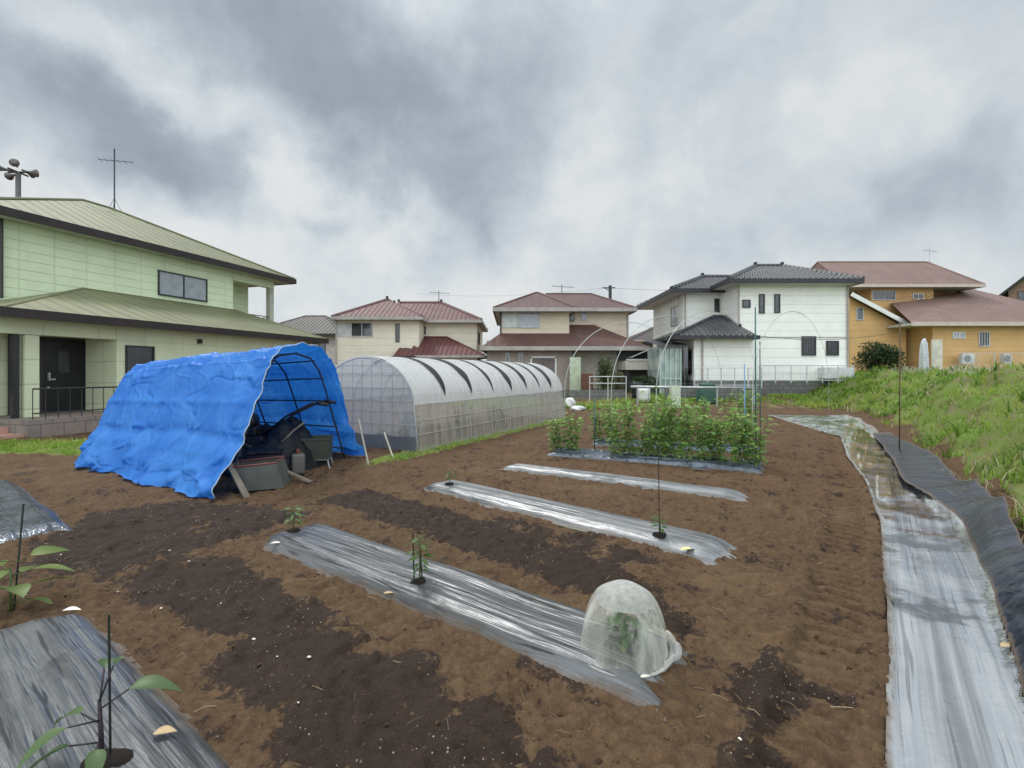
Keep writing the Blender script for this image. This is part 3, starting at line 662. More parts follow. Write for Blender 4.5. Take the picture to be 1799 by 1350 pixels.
for x in (0, LG):
    mb = MB(); arcp = [gp(x, a) for a in np.linspace(0, 1, 49)]
    mb.grid([arcp[:25], [(x, p[1], p[2]) for p in arcp[::-1][:25]]]); mb.build('end_film', M_end, gh)
for k in range(9):
    x = LG*k/8; MB().tube([gp(x, a, 1, -.018) for a in np.linspace(0, 1, 33)], .012, 6).build('hoop', M_galv, gh, True)
for a in (.22, .35, .5, .65, .78): MB().tube([gp(0, a, 1, -.03 if a not in (.22, .78) else .012), gp(LG, a, 1, -.03 if a not in (.22, .78) else .012)], .012, 6).build('rail', M_galv, gh, True)
# black shading straps lying over the roof, widest low down
for k, xs_ in enumerate((1.0, 2.05, 3.05, 4.05, 5.0, 5.9, 6.8)):
    L_ = []
    for a in np.linspace(.245, .60, 30):
        f = (a-.245)/.355; wd = (.10+.035*math.sin(k*2.3))*min(1, f/(.2+.05*math.sin(k*1.7))+.02)*(1.15-.5*f)*(1+.12*math.sin(f*23+k)); p = gp(xs_+.02*math.sin(f*5), a, 1, .034)
        L_.append([(p[0]-wd, p[1], p[2]), (p[0]+wd, p[1], p[2])])
    MB().grid(L_).build('black_strap', M_black, gh, True)
# wires over the side and end frame bars
wr = MB()
for k in range(16): x = .15+k*LG/16; wr.tube([gp(x+.12*(k % 2), a, 1, .02) for a in (.0, .07, .14, .22)], .004, 4)
for zf in (.08, .145): wr.tube([gp(0, zf, 1, .018), gp(LG, zf, 1, .018)], .008, 5)
wr.build('side_wires', pm('grey_beige_wire', (.40, .38, .33), .6, bump=0), gh)
eb = MB()
for yy_ in (.35, .62, .9, 1.15, 1.4, 1.65, 1.95, 2.3):
    hh = max(p[2] for p in [gp(0, a) for a in np.linspace(0, 1, 200)] if abs(p[1]-yy_) < .03); eb.tube([(-.012, yy_, 0), (-.012, yy_, hh-.01)], .006, 5)
for zz_ in (.25, .5, .75, .95, 1.2, 1.45, 1.65):
    ya = [p[1] for p in [gp(0, a) for a in np.linspace(0, 1, 400)] if p[2] > zz_]; eb.tube([(-.02, min(ya), zz_), (-.02, max(ya), zz_)], .006, 5)
eb.build('end_frame', M_galv, gh)
bb = MB(); bb.grid([[(-.03, y_, z_+.01*math.sin(y_*9)) for z_ in (0, .14, .28)] for y_ in np.linspace(.05, 2.6, 20)]); bb.build('skirt_sheet', pm('grey_skirt', (.12, .125, .135), .5), gh)
# dim things inside the greenhouse
for k, (lx_, ly_, r_, h_) in enumerate(((.8, .8, .16, .5), (1.6, 1.5, .2, .6), (2.4, .7, .15, .55), (3.4, 1.2, .2, .65), (4.4, .7, .16, .5), (5.4, 1.4, .2, .6))):
    wpt = gh.matrix_basis @ Vector((0, 0, 0)); ang = math.atan2(.89, .45)
    wx = -1.76+lx_*math.cos(ang)-ly_*math.sin(ang); wy = 9.1+lx_*math.sin(ang)+ly_*math.cos(ang)
    lf = MB()
    for i in range(90):
        th = random.random()*6.28; rr = r_*math.sqrt(random.random())*1.3; zb = random.uniform(.1, h_)
        lf.leaf((rr*math.cos(th), rr*math.sin(th), zb), (math.cos(th), math.sin(th), .2), .12, .06, .5, 2)
    e = empty('greenhouse_plant', (wx, wy, 0.03), 0, 'green plant seen dimly through the side film of the tunnel greenhouse', 'plant', 'plants inside the greenhouse')
    lf.build('foliage', leafmat('dim_leaf', (.05, .10, .02), (.09, .15, .04)) if k == 0 else bpy.data.materials['dim_leaf'], e)
    MB().tube([(0, 0, -.02), (0, 0, h_)], .008, 5).build('stem', M_grn, e)
# ------------------------------------------------------------------ cloche over the seedling
cl = empty('plant_cloche', (.585, 2.53, .055), R(8), 'clear plastic dome cloche over a seedling at the end of the mulch strip', 'cloche')
m, t = newmat('clear_plastic'); oc = t.node('ShaderNodeTexCoord').outputs['Object']
p = princ(t, (.80, .80, .72), .10, bumpn(t, t.noise(oc, 14, 4, .6), .35, .01), 0, .8)
lw = t.node('ShaderNodeLayerWeight'); lw.inputs[0].default_value = .45
tpn = t.node('ShaderNodeBsdfTransparent'); tpn.inputs[0].default_value = (.90, .90, .84, 1)
mx = t.node('ShaderNodeMixShader'); t.l.new(t.m('ADD', t.ramp(t.noise(t.vm('MULTIPLY', oc, (1.6, 1.6, .3)), 9, 5, .6), .42, .70, .05, .36), t.m('MULTIPLY', lw.outputs[1], .55), clamp=True), mx.inputs[0])
t.l.new(tpn.outputs[0], mx.inputs[1]); t.l.new(p.outputs[0], mx.inputs[2]); out(t, mx.outputs[0]); M_clear = m
M_milky = filmmat('milky_plastic', (.80, .80, .75), .42, .3, (1, 1, 1), 20, .25, .3, .4)
rib = lambda th, z: 1+.045*(1-2*abs(math.sin(th*4)))*1.0*min(1, max(0, (.36-z)/.1))+.008*math.sin(th*3+1)
prf = [(.228, .0), (.225, .05), (.219, .10), (.208, .150), (.193, .195), (.175, .235), (.158, .262)]
MB().lathe(prf, (0, 0, 0), 80, wob=rib).build('dome', M_clear, cl, True)
MB().lathe([(.1585, .2615), (.145, .280), (.125, .300), (.098, .319), (.066, .333), (.034, .341), (.012, .344), (.0, .344)], (0, 0, 0), 80, wob=lambda th, z: 1+.045*(1-2*abs(math.sin(th*4)))*min(1, max(0, (.344-z)/.05))).build('crown_sheen', M_milky, cl, True)  # milky crown carries the sky's whitish reflection in its colour
MB().lathe([(.228, .0), (.246, -.002), (.252, .004), (.249, .009), (.236, .006), (.229, .004)], (0, 0, 0), 60, wob=lambda th, z: 1+.03*math.sin(th*2+.5)).build('rim', M_milky, cl, True)
MB().tube([(.050*math.cos(a_), .050*math.sin(a_), .339) for a_ in np.linspace(0, 6.283, 40)], .0025, 6).build('ring', M_milky, cl, True)
MB().grid([[((.235+.055*f*max(0, math.sin((a_+1.0)/1.5*math.pi))**.6)*math.cos(a_), (.235+.055*f*max(0, math.sin((a_+1.0)/1.5*math.pi))**.6)*math.sin(a_), .006+.045*math.sin(f*2.6)*(1+.2*math.sin(a_*14))) for f in np.linspace(0, 1, 8)] for a_ in np.linspace(-1.0, .5, 26)]).build('film_flap', M_milky, cl, True)
# ------------------------------------------------------------------ seedlings
M_lf = leafmat('pepper_leaf', (.055, .12, .022), (.11, .19, .045), trl=.3); M_eg = leafmat('eggplant_leaf', (.07, .125, .045), (.10, .16, .06), trl=.25)
M_stem = pm('green_stem', (.07, .10, .03), .6, bump=0); M_dstem = pm('dark_stem', (.03, .022, .028), .6, bump=0)
M_hole = pm('planting_hole_soil', (.012, .008, .006), .95, bs=60, bump=.8)
M_stake = pm('stake_green', (.018, .026, .020), .5, bump=0)
def seedling(name, loc, h, n, L, wd, label, mat, stem, seed, spread=.6, cat='seedling'):
    r_ = random.Random(seed); e = empty(name, loc, r_.random()*6, label, cat)
    MB().tube([(0, 0, -.05), (.004, 0, h*.4), (-.006, .004, h)], [.006, .005, .003], 7).build('stem', stem, e, True)
    lf = MB(); st = MB()
    for i in range(n):
        f = .22+.8*i/max(1, n-1)*.95; th = i*2.4+r_.random(); zc = h*f; el = r_.uniform(.1, .6)
        pl = L*.35*spread; d_ = Vector((math.cos(th), math.sin(th), el)); p0 = Vector((0, 0, zc)); p1 = p0+d_*pl
        st.tube([p0, p1], .0018, 4); lf.leaf(p1, (d_.x, d_.y, el*.3), L*r_.uniform(.7, 1.1), wd*r_.uniform(.8, 1.1), .35, 5, .2, r_.uniform(-.5, .5))
    lf.build('leaves', mat, e, True); st.build('leaf_stalks', stem, e)
    MB().lathe([(0, .012), (.03, .012), (.05, .006), (.06, -.01)], (0, 0, 0), 14, wob=lambda th_, z: 1+.2*math.sin(th_*3+seed)).build('soil_mound', M_hole, e, True)
    return e
def stake(p, q, label, r_=.005, mat=None): return MB().tube([p, q], r_, 6).build('plant_stake', mat or M_stake, label=label, cat='stake')
def rowz(x, y): z_, m2 = ridge(np.array([x]), np.array([y])); return float(z_[0])+.012
x_, y_ = G(515, 935, .08); seedling('pepper_seedling', (x_, y_, rowz(x_, y_)), .21, 22, .10, .03, 'small pepper seedling at the left end of the nearest long mulch strip', M_lf, M_stem, 1)
x_, y_ = G(737, 1022, .09); seedling('pepper_seedling', (x_, y_, rowz(x_, y_)), .30, 30, .085, .028, 'taller pepper seedling with two stakes in the nearest long mulch strip', M_lf, M_stem, 2)
stake((x_-.035, y_, .05), (x_-.045, y_+.0, .42), 'thin dark stake just left of the taller pepper seedling'); stake((x_+.02, y_+.01, .05), (x_+.0, y_+.02, .30), 'short stake tied to the taller pepper seedling')
x_, y_ = G(790, 852, .08); seedling('pepper_seedling', (x_, y_, rowz(x_, y_)), .17, 14, .10, .04, 'faint seedling at the left end of the middle mulch strip', M_lf, M_stem, 3)
x_, y_ = G(1160, 941, .08); seedling('pepper_seedling', (x_, y_, rowz(x_, y_)), .15, 12, .08, .035, 'tiny seedling beside the tall stake on the middle mulch strip', M_lf, M_stem, 4)
stake((x_-.005, y_+.01, .03), (x_-.01, y_+.02, .86), 'tall thin dark stake near the right end of the middle mulch strip', .004)
seedling('squash_seedling', (.59, 2.54, .07), .17, 16, .10, .075, 'young green seedling growing inside the clear cloche', leafmat('cloche_leaf', (.05, .12, .03), (.09, .17, .05)), M_stem, 5)
stake((-1.485, 1.79, .0), (-1.50, 1.80, .60), 'dark stake standing beside the eggplant in the near left corner', .0042)
# eggplant with big leaves in the near left corner
e = empty('eggplant', (-1.49, 1.76, .085), 0, 'young eggplant with large drooping leaves in the near left corner', 'plant')
MB().tube([(0, 0, -.06), (-.005, 0, .1), (-.02, .01, .22)], [.010, .008, .006], 8).build('stem', M_dstem, e, True)
lf = MB(); st = MB()
for d_, zc, L, wd in (((.9, .35, .25), .19, .19, .085), ((-.5, -.9, .0), .15, .15, .075), ((-.8, .2, -.1), .14, .15, .06), ((-.35, .6, .5), .22, .09, .05), ((.5, -.7, -.1), .08, .13, .06), ((-.95, -.35, -.25), .07, .16, .07), ((.3, .3, .9), .22, .06, .03)):
    dv = Vector(d_).normalized(); p0 = Vector((-.01, 0, zc)); p1 = p0+Vector((dv.x, dv.y, dv.z+.35))*.09
    st.tube([p0, p1], .0032, 5); lf.leaf(p1, (dv.x, dv.y, dv.z*.6), L*.9, wd*.95, .45, 7, .38, random.uniform(-.3, .3))
lf.build('leaves', M_eg, e, True); st.build('leaf_stalks', M_dstem, e, True)
MB().lathe([(0, .015), (.05, .012), (.075, .004), (.09, -.015)], (0, 0, -.005), 16, wob=lambda th_, z: 1+.15*math.sin(th_*3)).build('soil_mound', M_hole, e, True)
e = empty('eggplant', (-3.13, 3.02, .02), 0, 'broad leaved yellow green seedling beside a stake at the left edge', 'plant')
lf = MB(); st = MB(); MB().tube([(0, 0, -.06), (0, 0, .26)], [.01, .006], 8).build('stem', M_stem, e, True)
for k in range(13):
    th = k*2.4; zc = .04+.26*k/12; dv = Vector((math.cos(th), math.sin(th), .25)); p0 = Vector((0, 0, zc)); p1 = p0+dv*.10; st.tube([p0, p1], .003, 5)
    lf.leaf(p1, (dv.x, dv.y, .1), random.uniform(.16, .24), .11, .3, 6, .2, random.uniform(-.4, .4))
lf.build('leaves', leafmat('broad_leaf', (.11, .17, .03), (.17, .22, .05)), e, True); st.build('leaf_stalks', M_stem, e, True)
stake((-3.14, 3.05, .0), (-3.13, 3.10, .66), 'dark stake standing beside the broad leaved seedling at the left edge', .0055)
# dry leaves and scraps
M_dry = pm('dry_leaf', (.50, .36, .20), .7, .15, vs=20); M_pale = pm('pale_scrap', (.75, .70, .60), .6, .1)
def dryleaf(px, py, L, wd, lb, mt=M_dry, zz=.105, nm='dry_leaf', cat='dry leaf'):
    x, y = G(px, py, zz); b = MB().leaf((0, 0, 0), (1, .2, .12), L, wd, .15, 6, .35)
    o = b.build(nm, mt, None, True, label=lb, cat=cat, loc=(x-L/2, y, max(rowz(x, y), gz(x, y))+.012)); return o
dryleaf(288, 1282, .085, .05, 'curled tan dry leaf lying on the grey sheet near the eggplant')
dryleaf(124, 1075, .10, .05, 'pale crumpled scrap at the tip of the near left sheet', M_pale, .06, 'paper_scrap', 'scrap')
dryleaf(683, 1043, .07, .03, 'small tan leaf on the lower edge of the nearest long strip', M_dry, .04)
dryleaf(1212, 962, .16, .06, 'yellow dry leaf on the right end of the middle strip', pm('yellow_leaf', (.62, .58, .25), .6), .07)
dryleaf(1135, 1213, .05, .02, 'pale leaf scrap below the front of the cloche', M_pale, .02, 'paper_scrap', 'scrap')
dryleaf(1775, 1128, .10, .04, 'tan dry leaf caught in the fold of the silver strip', M_dry, .05)
dryleaf(485, 957, .10, .04, 'pale scrap at the left tip of the nearest long strip', M_pale, .04, 'paper_scrap', 'scrap')
for i, (px, py) in enumerate(((388, 1058), (283, 1078), (446, 1128), (487, 1158), (107, 981), (298, 962), (207, 1038), (332, 987), (543, 1160), (524, 1242), (1300, 1310))):
    x, y = G(px, py); L = .009+.004*(i % 3)
    MB().lathe([(0, -L*.3), (L*.5, -L*.15), (L*.55, .1*L), (L*.3, L*.3), (0, L*.33)], (0, 0, 0), 8, wob=lambda th, z: 1+.3*math.sin(th*2+i)).build('pebble', M_pale, None, True, label='tiny whitish pebble lying on the bare brown soil', cat='pebble', group='whitish pebbles on the soil', loc=(x, y, gz(x, y)+.008))
# ------------------------------------------------------------------ pea bed: plants, hoops, posts, net
M_pea_l = leafmat('pea_leaf', (.12, .25, .045), (.36, .52, .14), (.38, .48, .16), trl=.45)
def pea(seed, h):
    r_ = random.Random(seed); e = empty('pea_plant', (0, 0, 0), 0, None, 'pea plant', 'pea plants in the hooped bed'); st = MB(); lf = MB()
    for k in range(7):
        th = r_.random()*6.28; lean = r_.uniform(.03, .20); hk = h*r_.uniform(.7, 1.05); pts = []
        for i in range(7):
            f = i/6; pts.append(Vector((math.cos(th)*lean*f+.03*math.sin(f*9+k), math.sin(th)*lean*f+.03*math.cos(f*7+k), hk*f)))
        st.tube(pts, .004, 4, False)
        for i in range(34):
            f = .04+.96*i/33; j = min(5, int(f*6)); p = pts[j].lerp(pts[j+1], f*6-j); t2 = r_.random()*6.28; up = r_.uniform(-.2, .6)
            st_l = r_.uniform(.02, .07); p1 = p+Vector((math.cos(t2), math.sin(t2), up))*st_l
            lf.leaf(p1, (math.cos(t2), math.sin(t2), up*.7), r_.uniform(.07, .115), r_.uniform(.055, .085), r_.uniform(.1, .5), 2, .2, r_.uniform(-.8, .8))
    st.build('stems', M_stem, e); lf.build('foliage', M_pea_l, e); return e
protos = [pea(11, 1.0), pea(12, .92), pea(13, 1.08)]
used = [False]*3
def rowpt(key, s, t_=0): (ax, ay), (bx, by), hw, H = ROWS[key]; L = math.hypot(bx-ax, by-ay); return ax+(bx-ax)*s/L-(by-ay)/L*t_, ay+(by-ay)*s/L+(bx-ax)/L*t_, L
pk = 0
for key, skip in (('pea', (.66, 1.10)), ('pea2', (.45, 1.15))):
    L = rowpt(key, 0)[2]; s = .12
    while s < L-.05:
        if not (skip[0] < s < skip[1]):
            x, y, _ = rowpt(key, s, random.uniform(-.06, .06)); i = pk % 3
            o = protos[i] if not used[i] else copy_tree(protos[i]); used[i] = True
            o.location = (x, y, rowz(x, y)-.02); sc = random.uniform(.58, 1.14) if key == 'pea' else random.uniform(.6, 1.15)
            if x < 1.3 and key == 'pea': sc *= .95
            o.scale = (1, 1, sc); o.rotation_euler[2] = random.random()*6.28
            side = 'left end' if s < .6 else 'main run'
            o['label'] = 'bushy pea plant in the %s row, %s' % ('front' if key == 'pea' else 'back', 'left of the bare gap' if s < .7 else 'right of the bare gap')
            o['group'] = 'pea plants, %s row, %s' % ('front' if key == 'pea' else 'back', 'left clump' if s < .7 else 'right run'); pk += 1
        s += .16+.15*random.random()
M_hoop = pm('pale_hoop', (.40, .44, .40), .4, bump=0); M_tealp = pm('teal_post', (.02, .10, .09), .45, bump=0); M_bluep = pm('blue_post', (.12, .25, .42), .45, bump=0)
hd = np.array((.70, .71))
for k, (px, D) in enumerate(((992, 9.3), (1074, 8.9), (1153, 8.55), (1322, 7.75))):
    x0 = (px-CX)/F_PX*D; W_ = 5.2; Ht = (2.65, 2.75, 2.8, 2.7)[k]; pts = []
    for th in np.linspace(0, math.pi, 25):
        q_ = (1-math.cos(th))/2*W_; pts.append((x0+hd[0]*q_, D+hd[1]*q_, max(.0, 1.15+(Ht-1.15)*math.sin(th)) if 0 < th < math.pi else 1.15))
    pts = [(x0, D, -.02)]+pts+[(x0+hd[0]*W_, D+hd[1]*W_, -.02)]
    MB().tube(pts, [.007]*15+[.0035]*12, 7).build('net_hoop', M_hoop, None, True, label=('leftmost thin pale hoop arching over the pea bed', 'second pale hoop from the left over the pea bed', 'tall pale hoop over the middle of the pea bed', 'rightmost pale hoop by the dark corner post of the pea bed')[k], cat='hoop')
for px, py0, py1, D, r_, mt, lb in ((1328, 812, 540, 7.6, .011, M_tealp, 'tall dark teal post at the right front corner of the pea bed'), (1336, 800, 600, 8.3, .009, M_tealp, 'shorter dark teal post just behind the corner post'), (1309, 806, 640, 7.75, .009, M_bluep, 'pale blue post left of the dark corner post'),
                                (1045, 792, 700, 8.9, .010, M_tealp, 'thin dark post in the left part of the pea bed')):
    x = (px-CX)/F_PX*D; MB().tube([(x, D, -.05), (x-.01, D, EYE+(HY-py1)/F_PX*D)], r_, 8).build('bed_post', mt, None, True, label=lb, cat='post')
# net strings
nt = MB(); a0 = np.array(rowpt('pea', -.05, -.28)[:2]); a1 = np.array(rowpt('pea', rowpt('pea', 0)[2]+.02, -.28)[:2])
for z_ in np.arange(.2, 1.35, .19): nt.tube([(a0[0], a0[1], z_), ((a0[0]+a1[0])/2, (a0[1]+a1[1])/2, z_-.015), (a1[0], a1[1], z_)], .0012, 3)
for f in np.linspace(0, 1, 26): p = a0+(a1-a0)*f; nt.tube([(p[0], p[1], .08), (p[0], p[1], 1.31)], .0008, 3)
nt.build('trellis_net', pm('net_green', (.10, .22, .16), .6, bump=0), None, label='fine green net strung along the front of the pea plants', cat='net')
# tall rusty post on the bank with its line
x, y = (1580-CX)/F_PX*9.0, 9.0
MB().tube([(x, y, .05), (x+.01, y, EYE+(HY-566)/F_PX*9.0)], .011, 8).build('boundary_post', pm('rusty_post', (.10, .06, .035), .7), None, True, label='tall thin rusty post standing on the weedy bank', cat='post')
pz_ = EYE+(HY-583)/F_PX*9.0
q0 = Vector(((1328-CX)/F_PX*7.6, 7.6, EYE+(HY-590)/F_PX*7.6)); q1 = Vector((x, y, pz_))
MB().tube([q0.lerp(q1, f)+Vector((0, 0, -.10*4*f*(1-f))) for f in np.linspace(0, 1, 12)], .0035, 4).build('boundary_line', M_pipe, None, label='thin line strung from the pea bed corner post to the rusty post', cat='line')
x, y = (1155-CX)/F_PX*6.4, 6.4
# white bags at the end of the greenhouse
for k, (px, py, D, sx, lb) in enumerate(((1002, 705, 20.0, .46, 'upright white plastic bag at the far end of the greenhouse'), (1014, 712, 19.2, .55, 'crumpled white plastic bag lying by the far end of the greenhouse'))):
    rr = []
    for i in range(12):
        th = math.pi*i/11; rr.append((sx*.5*math.sin(th)**.6*(1.0 if k else .8), (1-math.cos(th))*.5*(.22 if k else .45)))
    D2 = D; MB().lathe([(r_+.001, z_) for r_, z_ in rr], (0, 0, 0), 18, wob=lambda th, z: 1+.28*math.sin(th*3+z*14)+.12*math.sin(th*7)).build('plastic_bag', M_white, None, True, label=lb, cat='bag', loc=((px-CX)/F_PX*D2, D2, gz((px-CX)/F_PX*D2, D2)-.03))
# ------------------------------------------------------------------ buildings: helpers
def wx(px, D): return (px-CX)/F_PX*D
def wz(py, D): return EYE+(HY-py)/F_PX*D
m, t = newmat('window_glass'); oc = t.node('ShaderNodeTexCoord').outputs['Object']
out(t, princ(t, t.mix(t.ramp(t.noise(oc, 1.5, 3, .5), .35, .7), (.015, .018, .022), (.06, .065, .07)), .06, bumpn(t, t.noise(oc, 2, 2, .5), .05, .02), 0, .8).outputs[0]); M_glass = m
M_curt = pm('curtained_glass', (.30, .33, .36), .15, .15, vs=4, bump=0, spec=.8); M_frame = pm('dark_window_frame', (.03, .03, .032), .4, bump=0)
M_alu = pm('pale_window_frame', (.5, .51, .5), .4, bump=0); M_gutter = pm('dark_gutter', (.022, .018, .018), .45, bump=0); M_lgut = pm('pale_gutter', (.36, .33, .30), .5, bump=0)
M_soff = pm('soffit_board', (.42, .43, .36), .7, .08); M_down = pm('downpipe_beige', (.40, .36, .31), .5, bump=0)
M_conc = brickmat('concrete_block', (.16, .155, .145), (.20, .195, .18), (.09, .088, .08), 1, .4, .2, .012)
def window(par, axis, fixed, a0, a1, z0, z1, sgn=-1, frame=None, glass=None, mull=1, grille=0, dep=.05):
    """frame ring with glass as its child; axis 'x' = wall facing +-y"""
    frame = frame or M_frame; glass = glass or M_glass; fw = .045; F = MB(); Gm = MB()
    def bx(mb, u0, u1, w0, w1, d0, d1):
        lo, hi = sorted((fixed+sgn*d0, fixed+sgn*d1))
        if axis == 'x': mb.box(u0, u1, lo, hi, w0, w1)
        else: mb.box(lo, hi, u0, u1, w0, w1)
    bx(F, a0, a1, z1-fw, z1, 0, dep); bx(F, a0, a1, z0, z0+fw, 0, dep+.02); bx(F, a0, a0+fw, z0+fw, z1-fw, 0, dep); bx(F, a1-fw, a1, z0+fw, z1-fw, 0, dep)
    for k in range(1, mull+1):
        c_ = a0+(a1-a0)*k/(mull+1); bx(F, c_-fw/2, c_+fw/2, z0+fw, z1-fw, .0, dep-.008)
    for k in range(1, grille+1):
        c_ = a0+(a1-a0)*k/(grille+1); bx(F, c_-.01, c_+.01, z0+fw, z1-fw, dep, dep+.02)
    wob = F.build('window', frame, par); bx(Gm, a0+fw, a1-fw, z0+fw, z1-fw, .006, .016); Gm.build('pane', glass, wob); return wob
def ribs(mb, fs, pitch, rad):
    """raised rolls or seams running up each roof face from its eave edge (first two points)"""
    for f_ in fs:
        P_ = [Vector(p) for p in f_]; e = (P_[1]-P_[0]); L = e.length; e.normalize(); n_ = e.cross(P_[2]-P_[0]).normalized(); n_ = n_ if n_.z > 0 else -n_; up = n_.cross(e).normalized(); up = up if up.z > 0 else -up
        q_ = [((p-P_[0]).dot(e), (p-P_[0]).dot(up)) for p in P_]
        k = 0
        while pitch*(k+.5) < L:
            xx = pitch*(k+.5); k += 1; hit = []
            for i in range(len(q_)):
                (ax, ay), (bx, by) = q_[i], q_[(i+1) % len(q_)]
                if (ax-xx)*(bx-xx) < 0: hit.append(ay+(by-ay)*(xx-ax)/(bx-ax))
            if len(hit) < 2: continue
            h0, h1 = min(hit), max(hit)
            if h1-h0 < .15: continue
            a_ = P_[0]+e*xx+up*h0; b_ = P_[0]+e*xx+up*(h1-.03); c0 = a_-up*.02
            b0 = len(mb.v)
            for p in (c0, b_): mb.v += [tuple(p-e*rad+n_*.004), tuple(p-e*rad*.5+n_*rad*.85), tuple(p+e*rad*.5+n_*rad*.85), tuple(p+e*rad+n_*.004)]
            mb.f += [(b0, b0+1, b0+5, b0+4), (b0+1, b0+2, b0+6, b0+5), (b0+2, b0+3, b0+7, b0+6), (b0, b0+3, b0+2, b0+1), (b0+4, b0+5, b0+6, b0+7)]
    return mb
RIB = {'maroon_tiles': (.30, .045), 'faded_maroon_tiles': (.30, .045), 'dark_grey_kawara': (.28, .06), 'brown_grey_tiles': (.35, .05), 'mossy_metal_roof': (.45, .012), 'faded_pink_metal_roof': (.42, .024)}
def roof(par, x0, x1, y0, y1, ze, r0, r1, zr, mat, fascia, soffit=None, th=.16, caps=None, name='roof', capmat=None):
    """hip roof: eave rectangle, ridge from r0 to r1 (xy), all real slabs with fascia ring"""
    c = [(x0, y0, ze), (x1, y0, ze), (x1, y1, ze), (x0, y1, ze)]; a = (r0[0], r0[1], zr); b = (r1[0], r1[1], zr)
    mb = MB()
    if abs(r1[0]-r0[0]) >= abs(r1[1]-r0[1]): fs = [[c[0], c[1], b, a], [c[1], c[2], b], [c[2], c[3], a, b], [c[3], c[0], a]]
    else: fs = [[c[0], c[1], a], [c[1], c[2], b, a], [c[2], c[3], b], [c[3], c[0], a, b]]
    for f_ in fs: mb.poly(f_)
    if mat.name in RIB: ribs(mb, [fs[0], fs[1], fs[3]], *RIB[mat.name])
    o = mb.build(name, mat, par)
    s_ = MB().box(x0+.06, x1-.06, y0+.06, y1-.06, ze-th+.02, ze-.01); s_.build('soffit', soffit or M_soff, o)
    g = MB(); g.box(x0, x1, y0-.05, y0+.055, ze-th, ze+.012).box(x0, x1, y1-.055, y1+.05, ze-th, ze+.012).box(x0-.05, x0-.002, y0-.05, y1+.05, ze-th, ze+.012).box(x1+.002, x1+.05, y0-.05, y1+.05, ze-th, ze+.012)
    g.build('gutter', fascia, o)
    if caps:
        k = MB(); E = .02
        for p, q in (((c[0]), a), (c[3], a), (c[1], b), (c[2], b), (a, b)):
            if (Vector(p)-Vector(q)).length > .1: k.tube([Vector(p)+Vector((0, 0, E)), Vector(q)+Vector((0, 0, E))], caps, 6)
        k.build('ridge_cap', capmat or mat, o)
        if caps > .09:
            f = MB()
            for p in (a, b): f.box(p[0]-.07, p[0]+.07, p[1]-.09, p[1]+.09, zr, zr+.24)
            f.build('ridge_ornament', M_gutter, o)
    return o
def ant(name_, x, y, z0, h, w_, label, mat=None, lean=0):
    """roof aerial: mast with crossbars"""
    mat = mat or M_pipe; e = empty(name_, (x, y, z0), R(20), label, 'antenna')
    MB().tube([(0, 0, 0), (lean, 0, h)], .025, 6).build('mast', mat, e)
    b = MB(); b.tube([(-w_*.5, 0, h*.82), (w_*.6, 0, h*.84)], .014, 5)
    for k in range(6): xk = -w_*.45+w_*k/5; b.tube([(xk, -.28+.02*k, h*.82), (xk, .28-.02*k, h*.82)], .008, 4)
    b.build('dipole_array', mat, e)
    g = MB()
    for k in range(3): th = k*2.1; g.tube([(0, 0, h*.3), (.45*math.cos(th), .45*math.sin(th), -.1)], .008, 4)
    g.build('guy_wires', mat, e); return e
# ------------------------------------------------------------------ pale green house (left)
ang = math.atan2(.951, .31)
H = empty('green_house', (-8.0, 20.9, 0), ang, 'two storey pale green house with mossy green roofs on the left', 'house')
M_gs = siding('green_siding', (.66, .75, .52), .28, .85, .55, .05, .12); M_gs2 = siding('cream_green_wall', (.66, .70, .49), .6, 1.2, .35, .05, .15)
M_groof = tiles('mossy_metal_roof', (.125, .135, .070), (.180, .185, .105), .225, .3, .55, .55, (.19, .18, .07), seam=True)
M_fasc = pm('fascia_dark', (.028, .02, .02), .5, bump=0)
MB().box(-9.2, -1.3, 3.8, 12.0, 2.6, 5.86).box(-1.3, 1.0, 5.4, 12.0, 2.6, 5.86).build('upper_wall', M_gs, H)
MB().box(-1.3, 1.0, 3.8, 5.395, 2.6, 3.72).build('balcony_wall', M_gs, H)
MB().box(-7.97, -.6, .6, 3.79, -.3, 2.8).box(-15, -9.6, 1.95, 9, -.3, 2.8).box(-9.6, -7.97, 1.96, 3.79, -.3, 2.8).build('lower_wall', M_gs2, H)
MB().box(-11.0, -7.98, .605, .80, 2.42, 2.795).build('porch_beam', M_gs2, H)
roof(H, -9.8, 1.66, 3.2, 12.4, 6.02, (-4.6, 7.8), (-3.6, 7.8), 8.25, M_groof, M_fasc, th=.22, caps=.05, name='upper_roof')
mb = MB(); F_, N_, T1, T2, N2, F2 = (0, 0, 2.95), (-10.7, 0, 2.95), (-1.2, 3.797, 4.2), (-6.9, 3.797, 4.2), (-10.7, 3.797, 2.95), (0, 3.797, 2.95)
mb.poly([N_, F_, T1, T2]).poly([N2, N_, T2]).poly([F_, F2, T1]).poly([(-14.5, 1.2, 2.95), (-10.7, 1.2, 2.95), (-10.7, 3.797, 3.6), (-14.5, 3.797, 3.6)]); ribs(mb, [[N_, F_, T1, T2], [F_, F2, T1]], .45, .012); lo = mb.build('lower_roof', M_groof, H)
MB().box(-10.65, -.05, .05, 3.78, 2.80, 2.93).box(-14.5, -10.7, 1.25, 3.78, 2.80, 2.93).build('soffit', M_soff, lo)
MB().box(-10.75, .05, -.06, .045, 2.76, 2.965).box(.002, .055, .05, 3.79, 2.76, 2.965).box(-10.75, -10.702, .05, 1.14, 2.76, 2.965).box(-14.5, -10.76, 1.14, 1.22, 2.76, 2.965).build('gutter', M_fasc, lo)
MB().tube([N_, T2], .04, 6).tube([F_, T1], .04, 6).tube([T2, T1], .03, 6).build('ridge_cap', M_groof, lo)
